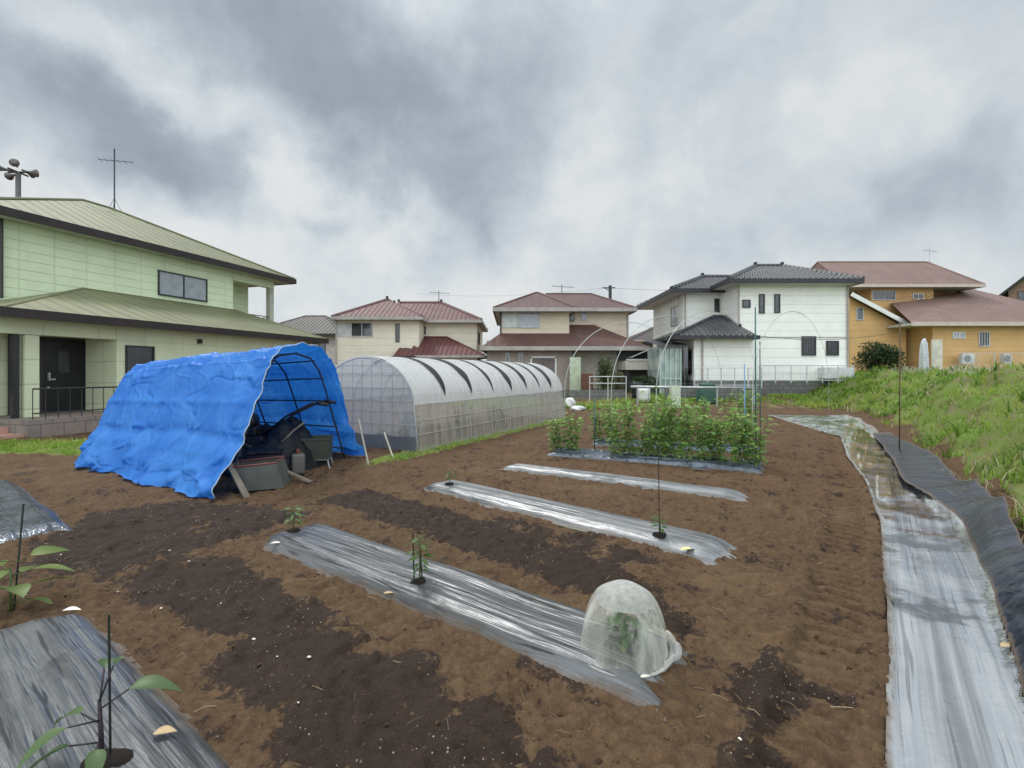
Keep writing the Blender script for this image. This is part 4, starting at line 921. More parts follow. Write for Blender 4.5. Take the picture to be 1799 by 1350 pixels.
window(H, 'x', 3.8, -4.53, -2.55, 4.36, 5.28, -1, glass=M_curt); window(H, 'x', .6, -7.75, -6.95, 1.45, 2.28, -1, mull=0)
MB().tube([(-8.93, 3.74, 3.6), (-8.93, 3.74, 5.85)], .045, 8).build('downpipe', M_frame, H); MB().tube([(-9.65, 1.88, .2), (-9.65, 1.88, 2.5), (-10.2, 1.7, 2.78)], .04, 8).build('downpipe', M_frame, H)
d_ = MB().box(-8.97, -7.99, 1.90, 1.955, .42, 2.40).build('door', pm('dark_door', (.012, .012, .016), .35, bump=0), H)
MB().box(-8.62, -8.36, 1.885, 1.899, 1.5, 2.1).build('door_panel', M_glass, d_); MB().box(-8.86, -8.82, 1.84, 1.90, 1.28, 1.50).box(-8.86, -8.70, 1.84, 1.87, 1.30, 1.335).box(-8.87, -8.81, 1.88, 1.899, 1.05, 1.12).build('door_handle', M_galv, d_)
MB().box(-9.02, -8.972, 1.87, 1.95, .42, 2.46).box(-7.988, -7.975, 1.87, 1.95, .42, 2.46).box(-9.02, -7.975, 1.87, 1.95, 2.402, 2.46).build('door_frame', M_frame, d_)
MB().box(-9.98, -9.71, .60, .86, .42, 2.41).build('porch_post', M_gs2, H); MB().box(-10.18, -10.06, .66, .78, .42, 2.41).build('porch_post', M_frame, H)
MB().box(-10.35, -2.5, -.25, 1.94, -.3, .41).build('porch_base', brickmat('tile_block', (.25, .22, .20), (.30, .23, .20), (.14, .13, .12), 1, .45, .3, .012), H)
MB().box(-11.6, -10.36, -.1, 1.94, -.3, .10).box(-11.6, -10.36, .45, 1.94, .101, .24).box(-11.6, -10.36, 1.0, 1.94, .241, .38).build('porch_steps', pm('pink_tile', (.48, .28, .22), .7, .12, vs=5), H)
rl = MB(); rl.tube([(-10.2, -.1, 1.12), (-7.0, -.1, 1.12)], .022, 6).tube([(-10.2, -.1, .55), (-7.0, -.1, .55)], .018, 6)
for k in range(14): rl.tube([(-10.2+k*.245, -.1, .41), (-10.2+k*.245, -.1, 1.12)], .010, 5)
rl.build('porch_railing', M_frame, H)
window(H, 'x', 1.95, -11.3, -10.2, .9, 1.95, -1, mull=0)
MB().box(-15, -9.62, 1.90, 1.948, .1, .42).build('plinth', pm('dark_green_plinth', (.03, .08, .06), .6), H)
MB().box(.74, .98, 3.82, 4.05, 3.722, 5.84).build('balcony_post', M_soff, H); MB().box(-1.28, .98, 3.80, 4.1, 5.5, 5.84).build('balcony_beam', M_gs, H)
rl = MB(); rl.tube([(-1.3, 3.86, 4.12), (1.0, 3.86, 4.12)], .02, 6)
for k in range(10): rl.tube([(-1.25+k*.23, 3.86, 3.72), (-1.25+k*.23, 3.86, 4.12)], .009, 5)
rl.tube([(.98, 3.86, 4.12), (.98, 5.4, 4.12)], .02, 6); rl.build('balcony_railing', M_frame, H)
MB().box(-5.55, -5.45, .48, .60, 2.45, 2.6).build('eave_lamp', M_frame, H)
ant('roof_antenna', wx(201, 20.2), 20.2, 7.9, 2.95, 1.1, 'tall thin television antenna rising from the green house roof')
# public loudspeaker pole behind the green house
x, y = wx(32, 34), 34
lp = empty('loudspeaker_pole', (x, y, 0), 0, 'pole topped with horn loudspeakers rising behind the green house', 'loudspeaker pole')
MB().tube([(0, 0, 0), (0, 0, wz(302, 34))], .15, 10).build('pole', pm('grey_pole', (.14, .13, .13), .7), lp)
zt = wz(303, 34)
for k in range(5):
    th = k*2*math.pi/5+.3; hm = MB(); c_, s_ = math.cos(th), math.sin(th); pts = []; rs = []
    for f in np.linspace(0, 1, 7): pts.append((c_*(.25+.8*f), s_*(.25+.8*f), zt+.25*math.sin(k*2)+.05)); rs.append(.06+.22*f**2.2)
    hm.tube(pts, rs, 12).build('horn', pm('grey_horn', (.13, .115, .11), .6), lp, True)
MB().tube([(-.7, 0, zt), (.7, 0, zt)], .06, 6).tube([(0, -.7, zt), (0, .7, zt)], .06, 6).build('crossarm', M_frame, lp)
# ------------------------------------------------------------------ cream house with maroon roof
D = 30.0
M_mar = tiles('maroon_tiles', (.135, .042, .040), (.095, .034, .034), .30, .13, .5, .8); M_marg = tiles('faded_maroon_tiles', (.175, .088, .082), (.12, .064, .06), .30, .13, .5, .8)
M_cream = siding('cream_siding', (.76, .70, .56), .45, 0, .3, .05, .15)
H = empty('cream_house', (0, D, 0), 0, 'cream two storey house with faded maroon tiled roof behind the tunnel greenhouse', 'house')
x0, x1, x2 = wx(592, D), wx(736, D), wx(838, D+2)
MB().box(x0, x1, 0, 7.5, .2, wz(560, D)).build('left_wall', M_cream, H); MB().box(x1-.5, x2, 1.8, 8, .2, wz(562, D+1.8)).build('right_wall', M_cream, H)
zl = wz(557, D-.5)
roof(H, wx(583, D-.6), wx(741, D-.6), -.6, 7.9, zl, ((x0+x1)/2-.1, 2.6), ((x0+x1)/2-.1, 4.6), wz(527, D+2.6), M_marg, M_lgut, caps=.10, th=.18, name='left_roof')
roof(H, x1-1.3, wx(846, D+1.2), 1.2, 8.5, wz(563, D+1.2)+.03, (wx(700, D+4.5), 4.6), (wx(775, D+4.5), 4.6), wz(532, D+4.5), M_marg, M_lgut, caps=.10, th=.18, name='right_roof')
window(H, 'x', 0, wx(617, D), wx(655, D), wz(592, D), wz(567, D), -1, M_alu); window(H, 'x', 0, wx(695, D), wx(702, D), wz(601, D), wz(569, D), -1, mull=0)
window(H, 'x', 1.8, wx(739, D+1.8), wx(748, D+1.8), wz(588, D+1.8), wz(574, D+1.8), -1, mull=0)
window(H, 'y', x2, 3.0, 4.4, wz(604, D+3), wz(582, D+3), 1, mull=1)
roof(H, wx(716, D-1.4), wx(852, D-1.4), -1.4, 1.79, wz(625, D-1.4), (wx(732, D), 1.7), (wx(778, D), 1.7), wz(593, D+1.7), M_mar, M_lgut, caps=.06, th=.12, name='lower_roof')
MB().box(wx(725, D), wx(840, D), -.8, 1.79, .2, wz(628, D-1.4)).build('lower_wall', M_cream, H)
roof(H, wx(690, D-1.7), wx(727, D-1.7), -1.7, -.02, wz(626, D-1.7), (wx(703, D), -.3), (wx(720, D), -.3), wz(612, D), M_mar, M_fasc, name='bay_roof')
MB().tube([(x0-.02, -.05, 1), (x0-.02, -.05, zl-.2)], .05, 6).build('downpipe', M_down, H); MB().box(x0+.01, wx(617, D), -.03, -.005, wz(592, D), wz(567, D)).build('shutter_box', M_alu, H)
ant('roof_antenna', wx(771, D+5), D+5, wz(533, D+5), .9, 1.3, 'small television antenna on the cream house roof')
# grey roofed house far left
D = 40.0
M_grt = tiles('brown_grey_tiles', (.09, .08, .075), (.13, .115, .105), .30, .14, .6, .7)
H = empty('grey_roofed_house', (0, D, 0), 0, 'house with a weathered grey brown roof half hidden behind the green house', 'house')
MB().box(wx(470, D), wx(590, D), 0, 8, 0, wz(585, D)).build('wall', pm('grey_wall', (.45, .42, .38), .8), H)
roof(H, wx(440, D), wx(606, D), -.8, 9, wz(588, D), (wx(500, D), 4), (wx(572, D+4), 4), wz(556, D+4), M_grt, M_gutter, caps=.08)
window(H, 'x', 0, wx(500, D), wx(530, D), wz(625, D), wz(600, D), -1)
window(H, 'x', 0, wx(550, D), wx(572, D), wz(625, D), wz(600, D), -1)
# ------------------------------------------------------------------ beige house in the middle
D = 28.0
M_brn = tiles('brown_slates', (.115, .055, .045), (.075, .038, .033), .45, .12, .55, .5); M_brnu = tiles('faded_brown_slates', (.13, .072, .062), (.095, .055, .05), .45, .12, .55, .5)
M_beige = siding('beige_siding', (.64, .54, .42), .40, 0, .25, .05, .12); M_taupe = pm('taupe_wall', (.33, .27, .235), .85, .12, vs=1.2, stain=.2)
H = empty('beige_house', (0, D, 0), 0, 'beige two storey house with brown hipped roofs in the middle', 'house')
xa, xb, xc = wx(879, D), wx(1000, D), wx(1104, D+1.5)
zm = wz(597, D)
MB().box(xa, xb, 0, 7, zm-.3, wz(548, D)).build('upper_left_wall', M_beige, H); MB().box(xb-.4, xc, 1.5, 7, zm-.3, wz(549, D+1.5)).build('upper_right_wall', M_beige, H)
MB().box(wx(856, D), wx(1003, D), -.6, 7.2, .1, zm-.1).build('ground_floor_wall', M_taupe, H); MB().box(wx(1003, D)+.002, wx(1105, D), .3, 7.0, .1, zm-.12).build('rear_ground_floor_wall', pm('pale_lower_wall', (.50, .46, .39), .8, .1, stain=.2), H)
roof(H, wx(867, D-.7), wx(1011, D-.7), -.7, 7.7, wz(541, D-.7)+.0, (wx(941, D+3), 3.2), (wx(946, D+3), 3.2), wz(515, D+3.2), M_brnu, M_lgut, caps=.06, th=.2, name='upper_left_roof')
roof(H, xb-.9, wx(1118, D+.8), .8, 8.0, wz(542, D+.8)+.02, (wx(960, D+4), 4.3), (wx(1040, D+4), 4.3), wz(517, D+4.3), M_brnu, M_lgut, caps=.06, th=.2, name='upper_right_roof')
mb = MB(); ze = wz(609, D-1.2)
lr = mb.poly([(wx(846, D-1.2), -1.2, ze), (wx(1010, D-1.2), -1.2, ze), (xb, -.002, wz(586, D)), (xa, -.002, wz(586, D))]).poly([(wx(846, D-1.2), -1.2, ze), (xa, -.002, wz(586, D)), (xa, 5, wz(586, D)), (wx(846, D-1.2), 6.5, ze)]).poly([(wx(1010, D-1.2), -1.2, ze), (wx(1141, D-1.2), -1.2, ze), (wx(1044, D+1.4), 1.497, wz(571, D+1.5)), (xb, 1.497, wz(571, D+1.5)), (xb, -.002, wz(586, D))]).poly([(wx(1141, D-1.2), -1.2, ze), (wx(1141, D-1.2), 6, ze), (wx(1104, D), 4.5, wz(585, D)), (wx(1044, D+1.4), 1.497, wz(571, D+1.5))]).build('skirt_roof', M_brn, H)
MB().box(wx(846, D-1.2), wx(1141, D-1.2), -1.27, -1.19, ze-.22, ze+.01).box(wx(846, D-1.2)-.06, wx(846, D-1.2)-.002, -1.27, 6.5, ze-.22, ze+.01).box(wx(1141, D-1.2)+.002, wx(1141, D-1.2)+.06, -1.27, 6, ze-.22, ze+.01).build('gutter', M_lgut, lr)
MB().box(wx(846, D-1.2)+.05, wx(1141, D-1.2)-.05, -1.18, 1.4, ze-.2, ze-.03).build('soffit', M_frame, lr)
window(H, 'x', 0, wx(910, D), wx(948, D), wz(576, D), wz(549, D), -1, M_alu, M_curt); MB().box(wx(883, D), wx(909, D), -.05, -.002, wz(576, D), wz(549, D)).build('shutter_box', M_alu, H)
window(H, 'x', 1.5, wx(1001, D+1.5), wx(1009, D+1.5), wz(565, D+1.5), wz(550, D+1.5), -1, mull=0); window(H, 'x', 1.5, wx(1021, D+1.5), wx(1031, D+1.5), wz(564, D+1.5), wz(551, D+1.5), -1, M_alu, M_curt, 0)
for a_ in (888, 911): window(H, 'x', -.6, wx(a_, D-.6), wx(a_+7, D-.6), wz(642, D-.6), wz(620, D-.6), -1, M_alu, mull=0)
MB().box(wx(934, D), wx(973, D), -.64, -.602, .1, wz(630, D)).build('shutter', pm('taupe_shutter', (.15, .125, .115), .6), H); MB().box(wx(931, D), wx(934, D)-.002, -.68, -.602, .1, wz(628, D)).box(wx(973, D)+.002, wx(976, D), -.68, -.602, .1, wz(628, D)).box(wx(931, D), wx(976, D), -.68, -.602, wz(630, D)+.002, wz(627, D)).build('shutter_frame', M_white, H)
window(H, 'x', .3, wx(1004, D), wx(1012, D), wz(628, D), wz(620, D), -1, mull=0)
MB().tube([(xa+.02, -.06, zm), (xa+.02, -.06, wz(549, D))], .05, 6).build('downpipe', M_frame, H)
MB().tube([(xc-.05, 1.44, zm), (xc-.05, 1.44, wz(549, D))], .05, 6).build('downpipe', M_lgut, H)
ant('roof_antenna', wx(987, D+5), D+5, wz(520, D+5), .75, 1.5, 'flat television antenna on the beige house roof')
# utility pole behind
up = empty('utility_pole', (wx(1072, 48), 48, 0), 0, 'distant utility pole rising behind the beige house', 'utility pole')
MB().tube([(0, 0, 0), (0, 0, wz(502, 48))], .16, 8).build('pole', M_frame, up); MB().tube([(-.8, 0, wz(506, 48)), (.5, 0, wz(506, 48))], .06, 6).tube([(-.6, 0, wz(506, 48)), (0, 0, wz(512, 48))], .04, 6).build('crossarm', M_frame, up)
p0 = Vector((wx(1072, 48)-.5, 48, wz(506, 48)))
for k, q in enumerate((Vector((-14, 70, 13)), Vector((45, 60, 12.5)))):
    MB().tube([p0.lerp(q, f)+Vector((0, 0, -1.2*4*f*(1-f)*.5)) for f in np.linspace(0, 1, 14)], .012, 4).build('power_line', M_frame, None, label=('thin power line running left from the distant utility pole', 'thin power line running right from the distant utility pole')[k], cat='power line')
# small house seen in the gap
D = 46.0
H = empty('small_far_house', (0, D, 0), 0, 'small cream house with grey roof in the gap between beige and white houses', 'house')
MB().box(wx(1112, D), wx(1168, D), 0, 6, 0, wz(596, D)).build('wall', pm('far_cream', (.62, .52, .38), .8), H)
roof(H, wx(1104, D), wx(1182, D), -.6, 6.6, wz(598, D), (wx(1142, D+3), 1.2), (wx(1142, D+3), 3.5), wz(578, D+3), M_grt, M_lgut, caps=.08)
window(H, 'x', 0, wx(1128, D), wx(1146, D), wz(622, D), wz(604, D), -1)
# balcony block / carport in that gap
D = 26.0
H = empty('carport', (0, D, 0), 0, 'pale carport with a beige balcony front between the beige and white houses', 'carport')
MB().box(wx(1100, D), wx(1158, D), 0, 2.2, wz(650, D), wz(634, D)).build('balcony_front', pm('pale_beige', (.50, .46, .38), .7, .08, stain=.3), H)
MB().box(wx(1100, D), wx(1158, D), -.05, .0-.002, wz(634, D), wz(631, D)).build('balcony_rail', M_alu, H)
MB().poly([(wx(1112, D), .2, wz(628, D)), (wx(1148, D), .2, wz(612, D)), (wx(1148, D), 1.8, wz(612, D)), (wx(1112, D), 1.8, wz(628, D))]).build('canopy', M_alu, H)
for a_ in (1104, 1158): MB().box(wx(a_, D)-.06, wx(a_, D)+.06, .3, .42, .2, wz(651, D)).build('post', M_frame, H)
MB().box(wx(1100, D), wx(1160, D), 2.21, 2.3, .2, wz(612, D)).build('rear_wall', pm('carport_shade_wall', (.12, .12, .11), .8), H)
# ------------------------------------------------------------------ white house
D = 25.0
M_wh = siding('white_siding', (.85, .84, .78), .455, 0, .35, .04, .10); M_ktile = tiles('dark_grey_kawara', (.060, .062, .070), (.036, .038, .043), .30, .14, .38, 1.2)
M_ft = pm('kawara_edge', (.028, .028, .032), .5, bump=0); M_wsoff = pm('white_soffit', (.62, .61, .57), .7, .05)
H = empty('white_house', (0, D, 0), 0, 'white two storey house with dark grey tiled roofs', 'house')
xl, xm, xr = wx(1201, D+2.2), wx(1296, D), wx(1490, D)
zt1 = wz(499, D); zt2 = wz(515, D+2.2); zb = wz(668, D)
MB().box(xm, xr, 0, 9, zb, zt1+.1).build('main_wall', M_wh, H); MB().box(xl, xm-.002, 2.2, 8.0, zb, zt2+.1).build('side_wing_wall', M_wh, H)
MB().box(xm-.02, xr+.02, -.02, 9, .0, zb-.004).box(xl-.02, xm-.022, .5, 8, 0, zb-.004).build('foundation', M_conc, H)
roof(H, xm-.75, wx(1516, D-.7), -.7, 9.7, zt1+.12, (wx(1327, D+4.3), 4.3), (wx(1374, D+4.3), 4.3), wz(468, D+4.3), M_ktile, M_ft, M_wsoff, caps=.13, th=.22, name='main_roof')
roof(H, xl-.9, xm+1.5, 1.5, 8.7, zt2+.12, (wx(1234, D+5), 5), (wx(1300, D+5), 5), wz(487, D+5), M_ktile, M_ft, M_wsoff, caps=.13, th=.22, name='wing_roof')
# entry box with hipped roof
xe0, xe1 = wx(1219, D-1.2), wx(1324, D-1.2)
MB().box(xe0, xe1, -1.2, -.002, zb, wz(596, D-1.2)).box(xe0, xm-.003, 0, 2.195, zb, wz(596, D-1.2)).build('entry_wall', M_wh, H)
MB().box(xe0-.02, xe1+.02, -1.22, -.03, 0, zb-.005).build('entry_foundation', M_conc, H)
mb = MB(); ze = wz(590, D-1.8); X0, X1 = wx(1184, D-1.8), wx(1332, D-1.8); zr_ = wz(556, D+1.2)
A_, B_ = (wx(1254, D+1.2), 1.2, zr_), (wx(1274, D+1.2), 1.2, zr_); C_ = (xm-.003, .55, wz(573, D)); 
er = ribs(mb, [[(X0, -1.8, ze), (X1, -1.8, ze), (xm-.1, -.003, wz(573, D)), B_, A_]], .28, .06).poly([(X0, -1.8, ze), (X1, -1.8, ze), (X1, -.003, wz(573, D)), (xm, -.003, wz(573, D)), B_, A_]).poly([(X0, 3.4, ze), (X0, -1.8, ze), A_, (A_[0], 2.197, zr_), (A_[0]-.3, 2.197, zr_-.2)]).poly([A_, B_, (B_[0], 2.197, zr_), (A_[0], 2.197, zr_)]).poly([(B_[0], 2.197, zr_), B_, (xm-.002, -.003, wz(573, D)), (xm-.002, 2.197, wz(573, D))]).build('entry_roof', M_ktile, H)
MB().box(X0, X1, -1.87, -1.8, ze-.17, ze+.01).box(X0-.07, X0-.002, -1.87, 3.4, ze-.17, ze+.01).box(X1+.002, X1+.07, -1.87, -.01, ze-.17, ze+.01).build('gutter', M_ft, er)
MB().box(X0+.03, X1-.03, -1.79, -.01, ze-.15, ze-.03).build('soffit', M_wsoff, er)
MB().tube([(X0, -1.8, ze+.04), A_, B_, (xm-.1, 0.05, wz(573, D)+.05)], .09, 6).tube([(xm, -.06, wz(573, D)+.03), (X1, -.06, wz(573, D)+.03)], .08, 6).build('ridge_cap', M_ktile, er)
for a0, a1, b0, b1, gr in ((1304, 1318, 541, 527, 0), (1333, 1343, 551, 517, 0), (1360, 1370, 550, 517, 0), (1408, 1433, 625, 591, 5), (1451, 1473, 625, 599, 5)):
    window(H, 'x', 0, wx(a0, D), wx(a1, D), wz(b0, D), wz(b1, D), -1, mull=0, grille=gr)
window(H, 'x', 2.2, wx(1255, D+2.2), wx(1269, D+2.2), wz(549, D+2.2), wz(525, D+2.2), -1, mull=1)
window(H, 'y', xl, 3.0, 4.3, wz(572, D+3.5), wz(538, D+3.5), -1, M_down, M_curt)
for xx, yy_, z0, z1 in ((wx(1203, D+2.2), 2.12, zb, zt2), (wx(1196, D+2.2), 2.6, zb, zt2), (wx(1488, D), -.06, zb, zt1), (xe0+.4, -1.26, zb, ze-.1), (wx(1297, D), -.06, wz(573, D), zt1)):
    MB().tube([(xx, yy_, z0), (xx, yy_, z1)], .045, 6).build('downpipe', M_down if xx < 16 else M_lgut, H)
MB().box(wx(1330, D), xr, -.022, -.002, wz(594, D), wz(592, D)).build('belt_course', M_down, H)
window(H, 'y', xe0, -1.0, -.3, zb+.3, ze-.6, -1, mull=0); MB().box(wx(1202, D-1.2), wx(1210, D-1.2), -1.1, -1.02, zb, ze-.5).build('entry_screen', M_glass, H)
MB().box(wx(1437, D), xr-.05, -.5, -.02, wz(665, D), wz(646, D)).build('utility_box', pm('meter_white', (.62, .62, .6), .6), H)
# greenish glazed sunroom left of entry
H = empty('sunroom', (0, 23.8, 0), 0, 'small pale green glazed lean-to beside the white house entrance', 'sunroom'); D2 = 23.8
fr = MB(); X0, X1 = wx(1160, D2), wx(1196, D2); zt = wz(609, D2); z0 = .3
for k in range(5): xx = X0+(X1-X0)*k/4; fr.box(xx-.03, xx+.03, -.03, .03, z0, zt)
for zz_ in (z0+.9, z0+.02, zt-.05): fr.box(X0+.031, X1-.031, -.025, .025, zz_-.03, zz_+.03)
fr.box(X0-.03, X0+.03, .04, 2.2, zt-.06, zt).build('frame', pm('mint_frame', (.42, .52, .46), .5), H)
MB().box(X0+.03, X1-.03, .035, .05, z0, zt-.08).box(X0-.01, X0+.01, .06, 2.2, z0, zt-.08).build('glazing', pm('green_glass', (.30, .36, .33), .2, .3, vs=1.5, spec=.8, bump=0), H)
MB().poly([(X0-.25, -.25, zt+.05), (X1+.3, -.25, zt+.05), (X1+.3, 2.4, zt+.5), (X0-.25, 2.4, zt+.5)]).box(X0-.25, X1+.3, -.29, -.252, zt-.03, zt+.06).build('roof', M_ktile, H)
# ------------------------------------------------------------------ orange house
D = 32.0
M_or = siding('orange_siding', (.60, .37, .16), .35, 0, .25, .07, .2); M_pk = tiles('faded_pink_metal_roof', (.225, .14, .122), (.165, .10, .088), .45, .3, .5, .5, (.17, .11, .08), seam=True)
M_pgut = pm('pale_pink_fascia', (.50, .42, .36), .6, .1, bump=0)
H = empty('orange_house', (0, D, 0), 0, 'orange walled house with faded red roofs on the right beyond the bank', 'house')
zg = 1.2
MB().box(wx(1592, D), wx(1900, D), -2, 7, zg, wz(570, D-2)).build('lower_wall', M_or, H)
MB().box(wx(1530, D+2), wx(1640, D+2), 2, 8, 3.5, wz(505, D+2)).box(wx(1640, D+2)+.003, wx(1700, D+2), 3.5, 8, 3.5, wz(505, D+2)).build('upper_wall', M_or, H)
roof(H, wx(1486, D+1.2), wx(1730, D+1.2), 1.2, 9.5, wz(500, D+1.2), (wx(1440, D+5), 5.2), (wx(1632, D+5), 5.2), wz(461, D+5.2), M_pk, M_pgut, caps=.06, th=.18, name='upper_roof')
zr_ = wz(518, D+3); ze = wz(566, D-2.6)
lr = ribs(MB(), [[(wx(1600, D-2.6), -2.6, ze), (wx(1960, D-2.6), -2.6, ze), (wx(1716, D+3), 3.4, wz(508, D+3.4)), (wx(1565, D+2), 1.99, wz(533, D+2))]], .42, .024).poly([(wx(1600, D-2.6), -2.6, ze), (wx(1960, D-2.6), -2.6, ze), (wx(1716, D+3), 3.4, wz(508, D+3.4)), (wx(1565, D+2), 1.99, wz(533, D+2))]).poly([(wx(1960, D-2.6), -2.6, ze), (wx(1960, D-2.6), 8, ze), (wx(1716, D+3), 3.4, wz(508, D+3.4))]).build('lower_roof', M_pk, H)
MB().box(wx(1600, D-2.6), wx(1960, D-2.6), -2.68, -2.6, ze-.24, ze+.01).build('gutter', M_pgut, lr); MB().box(wx(1604, D-2.6), wx(1958, D-2.6), -2.59, 1.8, ze-.2, ze-.04).build('soffit', M_soff, lr)
# sloping wing at the left: wall under a single pitch roof with white verge
Pw = [(wx(1493, D-.5), -.5), (wx(1592, D-.5), -.5)]
w0, w1 = Pw[0][0], Pw[1][0]; za, zb_ = wz(518, D-.5), wz(572, D-.5)
MB().poly([(w0, -.5, zg), (w1, -.5, zg), (w1, -.5, zb_-.2), (w0, -.5, za-.2)]).poly([(w0, -.5, zg), (w0, -.5, za-.2), (w0, 5, za-.2), (w0, 5, zg)]).build('wing_wall', M_or, H)
wr_ = MB().poly([(w0-.2, -1.0, za), (w1-.4, -1.0, zb_+.1), (w1+.3, 2.5, zb_+.35), (w0+.3, 2.5, za+.25)]).build('wing_roof', M_pk, H)
MB().beam((w0-.25, -1.03, za-.05), (w1-.35, -1.03, zb_+.05), .06, .26).beam((w0+.65, .2, za+.12), (w1+.15, .2, zb_+.32), .12, .12).build('verge_board', M_white, wr_)
window(H, 'x', -.5, wx(1504, D-.5), wx(1516, D-.5), wz(563, D-.5), wz(541, D-.5), -1, M_alu, mull=0)
window(H, 'x', 2, wx(1532, D+2), wx(1573, D+2), wz(528, D+2), wz(511, D+2), -1, M_alu); window(H, 'x', 2, wx(1603, D+2), wx(1622, D+2), wz(526, D+2), wz(516, D+2), -1, M_white)
window(H, 'x', -2, wx(1673, D-2), wx(1695, D-2), wz(595, D-2), wz(584, D-2), -1, M_white, M_curt); window(H, 'x', -2, wx(1719, D-2), wx(1738, D-2), wz(609, D-2), wz(583, D-2), -1, M_alu, M_glass, 0, 3)
ant('roof_antenna', wx(1633, D+5), D+5, wz(462, D+5), 1.1, 1.5, 'television antenna on the orange house roof ridge', M_galv)
DD = D-2
for a0, a1, lb in ((1673, 1694, 'small air conditioner unit under the wide window of the orange house'), (1745, 1757, 'air conditioner unit further right along the orange house wall')):
    e = empty('air_conditioner', (wx(a0, DD), DD-.7, wz(640, DD)), 0, lb, 'air conditioner'); wd_ = wx(a1, DD)-wx(a0, DD)
    MB().box(0, wd_, 0, .3, 0, .62).build('casing', M_alu, e, bevel=.02); MB().lathe([(0, -.012), (.2, -.012), (.22, -.002)], (wd_*.4, 0, .32), 16, 'y').build('fan_grille', pm('grille_grey', (.22, .22, .22), .6, bump=0), e)
# closed parasol bundle, door panel, cover
e = empty('closed_parasol', (wx(1622, 27.5), 27.5, 1.25), R(10), 'closed pale parasol leaning upright by the orange house', 'parasol')
MB().tube([(0, 0, 0), (.15, 0, 2.2)], .03, 8).build('pole', M_galv, e)
MB().lathe([(.20, .35), (.21, .8), (.19, 1.4), (.15, 1.9), (.07, 2.15), (0, 2.2)], (.06, 0, 0), 32, wob=lambda th, z: 1+.16*math.cos(th*5+z)).build('canopy', pm('faded_canopy', (.50, .53, .55), .7, .2, vs=6), e, True)
MB().box(wx(1638, 28), wx(1656, 28), 28, 28.1, 1.2, wz(597, 28)).build('cover_panel', pm('panel_beige', (.55, .52, .44), .7), None, label='pale beige board standing against the orange house wall', cat='board', bevel=.01)
e = MB(); e.grid([[(u*.95, v*.5, .55*(1-u**4)*(1-v**4)+.05*math.sin(u*7+v*3)) for v in np.linspace(-1, 1, 12)] for u in np.linspace(-1, 1, 18)]).build('covered_pile', pm('pale_cover', (.42, .46, .38), .7, .15), None, True, label='low pile under a pale cover by the orange house wall', cat='pile', loc=(wx(1728, 28.5), 28.5, 1.15))
# dark roofed house at the right edge
D = 42.0
H = empty('brown_gabled_house', (0, D, 0), 0, 'brown house with a dark gable roof cut by the right edge', 'house')
H.location = (wx(1772, D), D, 0); H.rotation_euler[2] = R(-47)
x0 = 0.0; xp = x0+3.6; x1_ = x0+7.2
MB().poly([(x0, 0, 1), (x1_, 0, 1), (x1_, 0, wz(512, D)), (xp, 0, wz(448, D)), (x0, 0, wz(512, D))]).poly([(x0, 0, 1), (x0, 0, wz(512, D)), (x0, 7, wz(512, D)), (x0, 7, 1)]).build('wall', brickmat('brown_brick', (.33, .20, .13), (.26, .16, .11), (.3, .27, .23), 1, .4, .12, .012), H)
zz0 = wz(516, D); zp = wz(442, D)
r_ = MB()
for yy0, yy1 in ((-.7, 7.5),):
    for sg in (-1, 1):
        xo = xp+sg*(3.6+.75); zo = wz(512, D)-(wz(442, D)-wz(512, D))*.75/3.6*.95
        r_.poly([(xo, yy0, zo+.2), (xo, yy1, zo+.2), (xp, yy1, zp+.2), (xp, yy0, zp+.2)]).poly([(xo, yy0, zo), (xo, yy1, zo), (xp, yy1, zp), (xp, yy0, zp)]).poly([(xo, yy0, zo), (xo, yy0, zo+.2), (xp, yy0, zp+.2), (xp, yy0, zp)]).poly([(xo, yy0, zo), (xo, yy1, zo), (xo, yy1, zo+.2), (xo, yy0, zo+.2)])
r_.build('roof', M_ft, H); window(H, 'x', 0, .55, 1.3, wz(540, D), wz(514, D), -1)
# ------------------------------------------------------------------ boundary walls, fences, hedge
D = 22.6
MB().box(wx(560, 23), wx(1000, D), D, D+.15, -.1, .62).build('block_wall', M_conc, label='low grey concrete block wall in front of the cream house', cat='wall')
MB().box(wx(1000, D)+.003, wx(1098, D), D-.2, D-.05, -.1, .70).build('block_wall', M_conc, label='low grey block wall in front of the beige house', cat='wall')
MB().box(wx(1165, D), wx(1330, D), D-.4, D-.25, -.1, .78).build('block_wall', M_conc, label='low grey block wall in front of the white house entrance', cat='wall')
def fence(xa, xb, y, z0, z1, n, label, mat=None, r_=.016, rails=2, name='mesh_fence'):
    e = empty(name, (xa, y, z0), 0, label, 'fence'); b = MB()
    for k in range(rails): zz_ = (z1-z0)*(1-k/max(1, rails-1)*.85); b.tube([(0, 0, zz_), (xb-xa, 0, zz_)], r_*1.2, 6)
    b.build('rail', mat or M_alu, e)
    for k in range(n+1):
        x = (xb-xa)*k/n; MB().tube([(x, 0, 0), (x, 0, z1-z0)], r_*1.6, 6).build('post', mat or M_alu, e)
    p = MB()
    for k in range(int((xb-xa)/.12)): p.tube([(.06+k*.12, 0, .08), (.06+k*.12, 0, z1-z0-.02)], .0045, 4)
    p.build('mesh_panel', mat or M_alu, e); return e
fence(wx(1215, D), wx(1332, D), D-.32, .78, 1.72, 5, 'light wire mesh fence on the wall in front of the white house')
fence(wx(1335, 23.5), wx(1500, 23.5), 23.5, 1.0, 1.85, 6, 'light wire mesh fence right of the white house wall, near the bank', rails=3)
fence(wx(1690, 27), wx(1890, 27), 27, 1.3, 2.6, 7, 'thin wire fence along the orange house wall', M_galv, .012)
e = empty('pipe_barrier', (0, 20.5, 0), 0, 'horizontal grey pipe rail standing before the house walls', 'barrier')
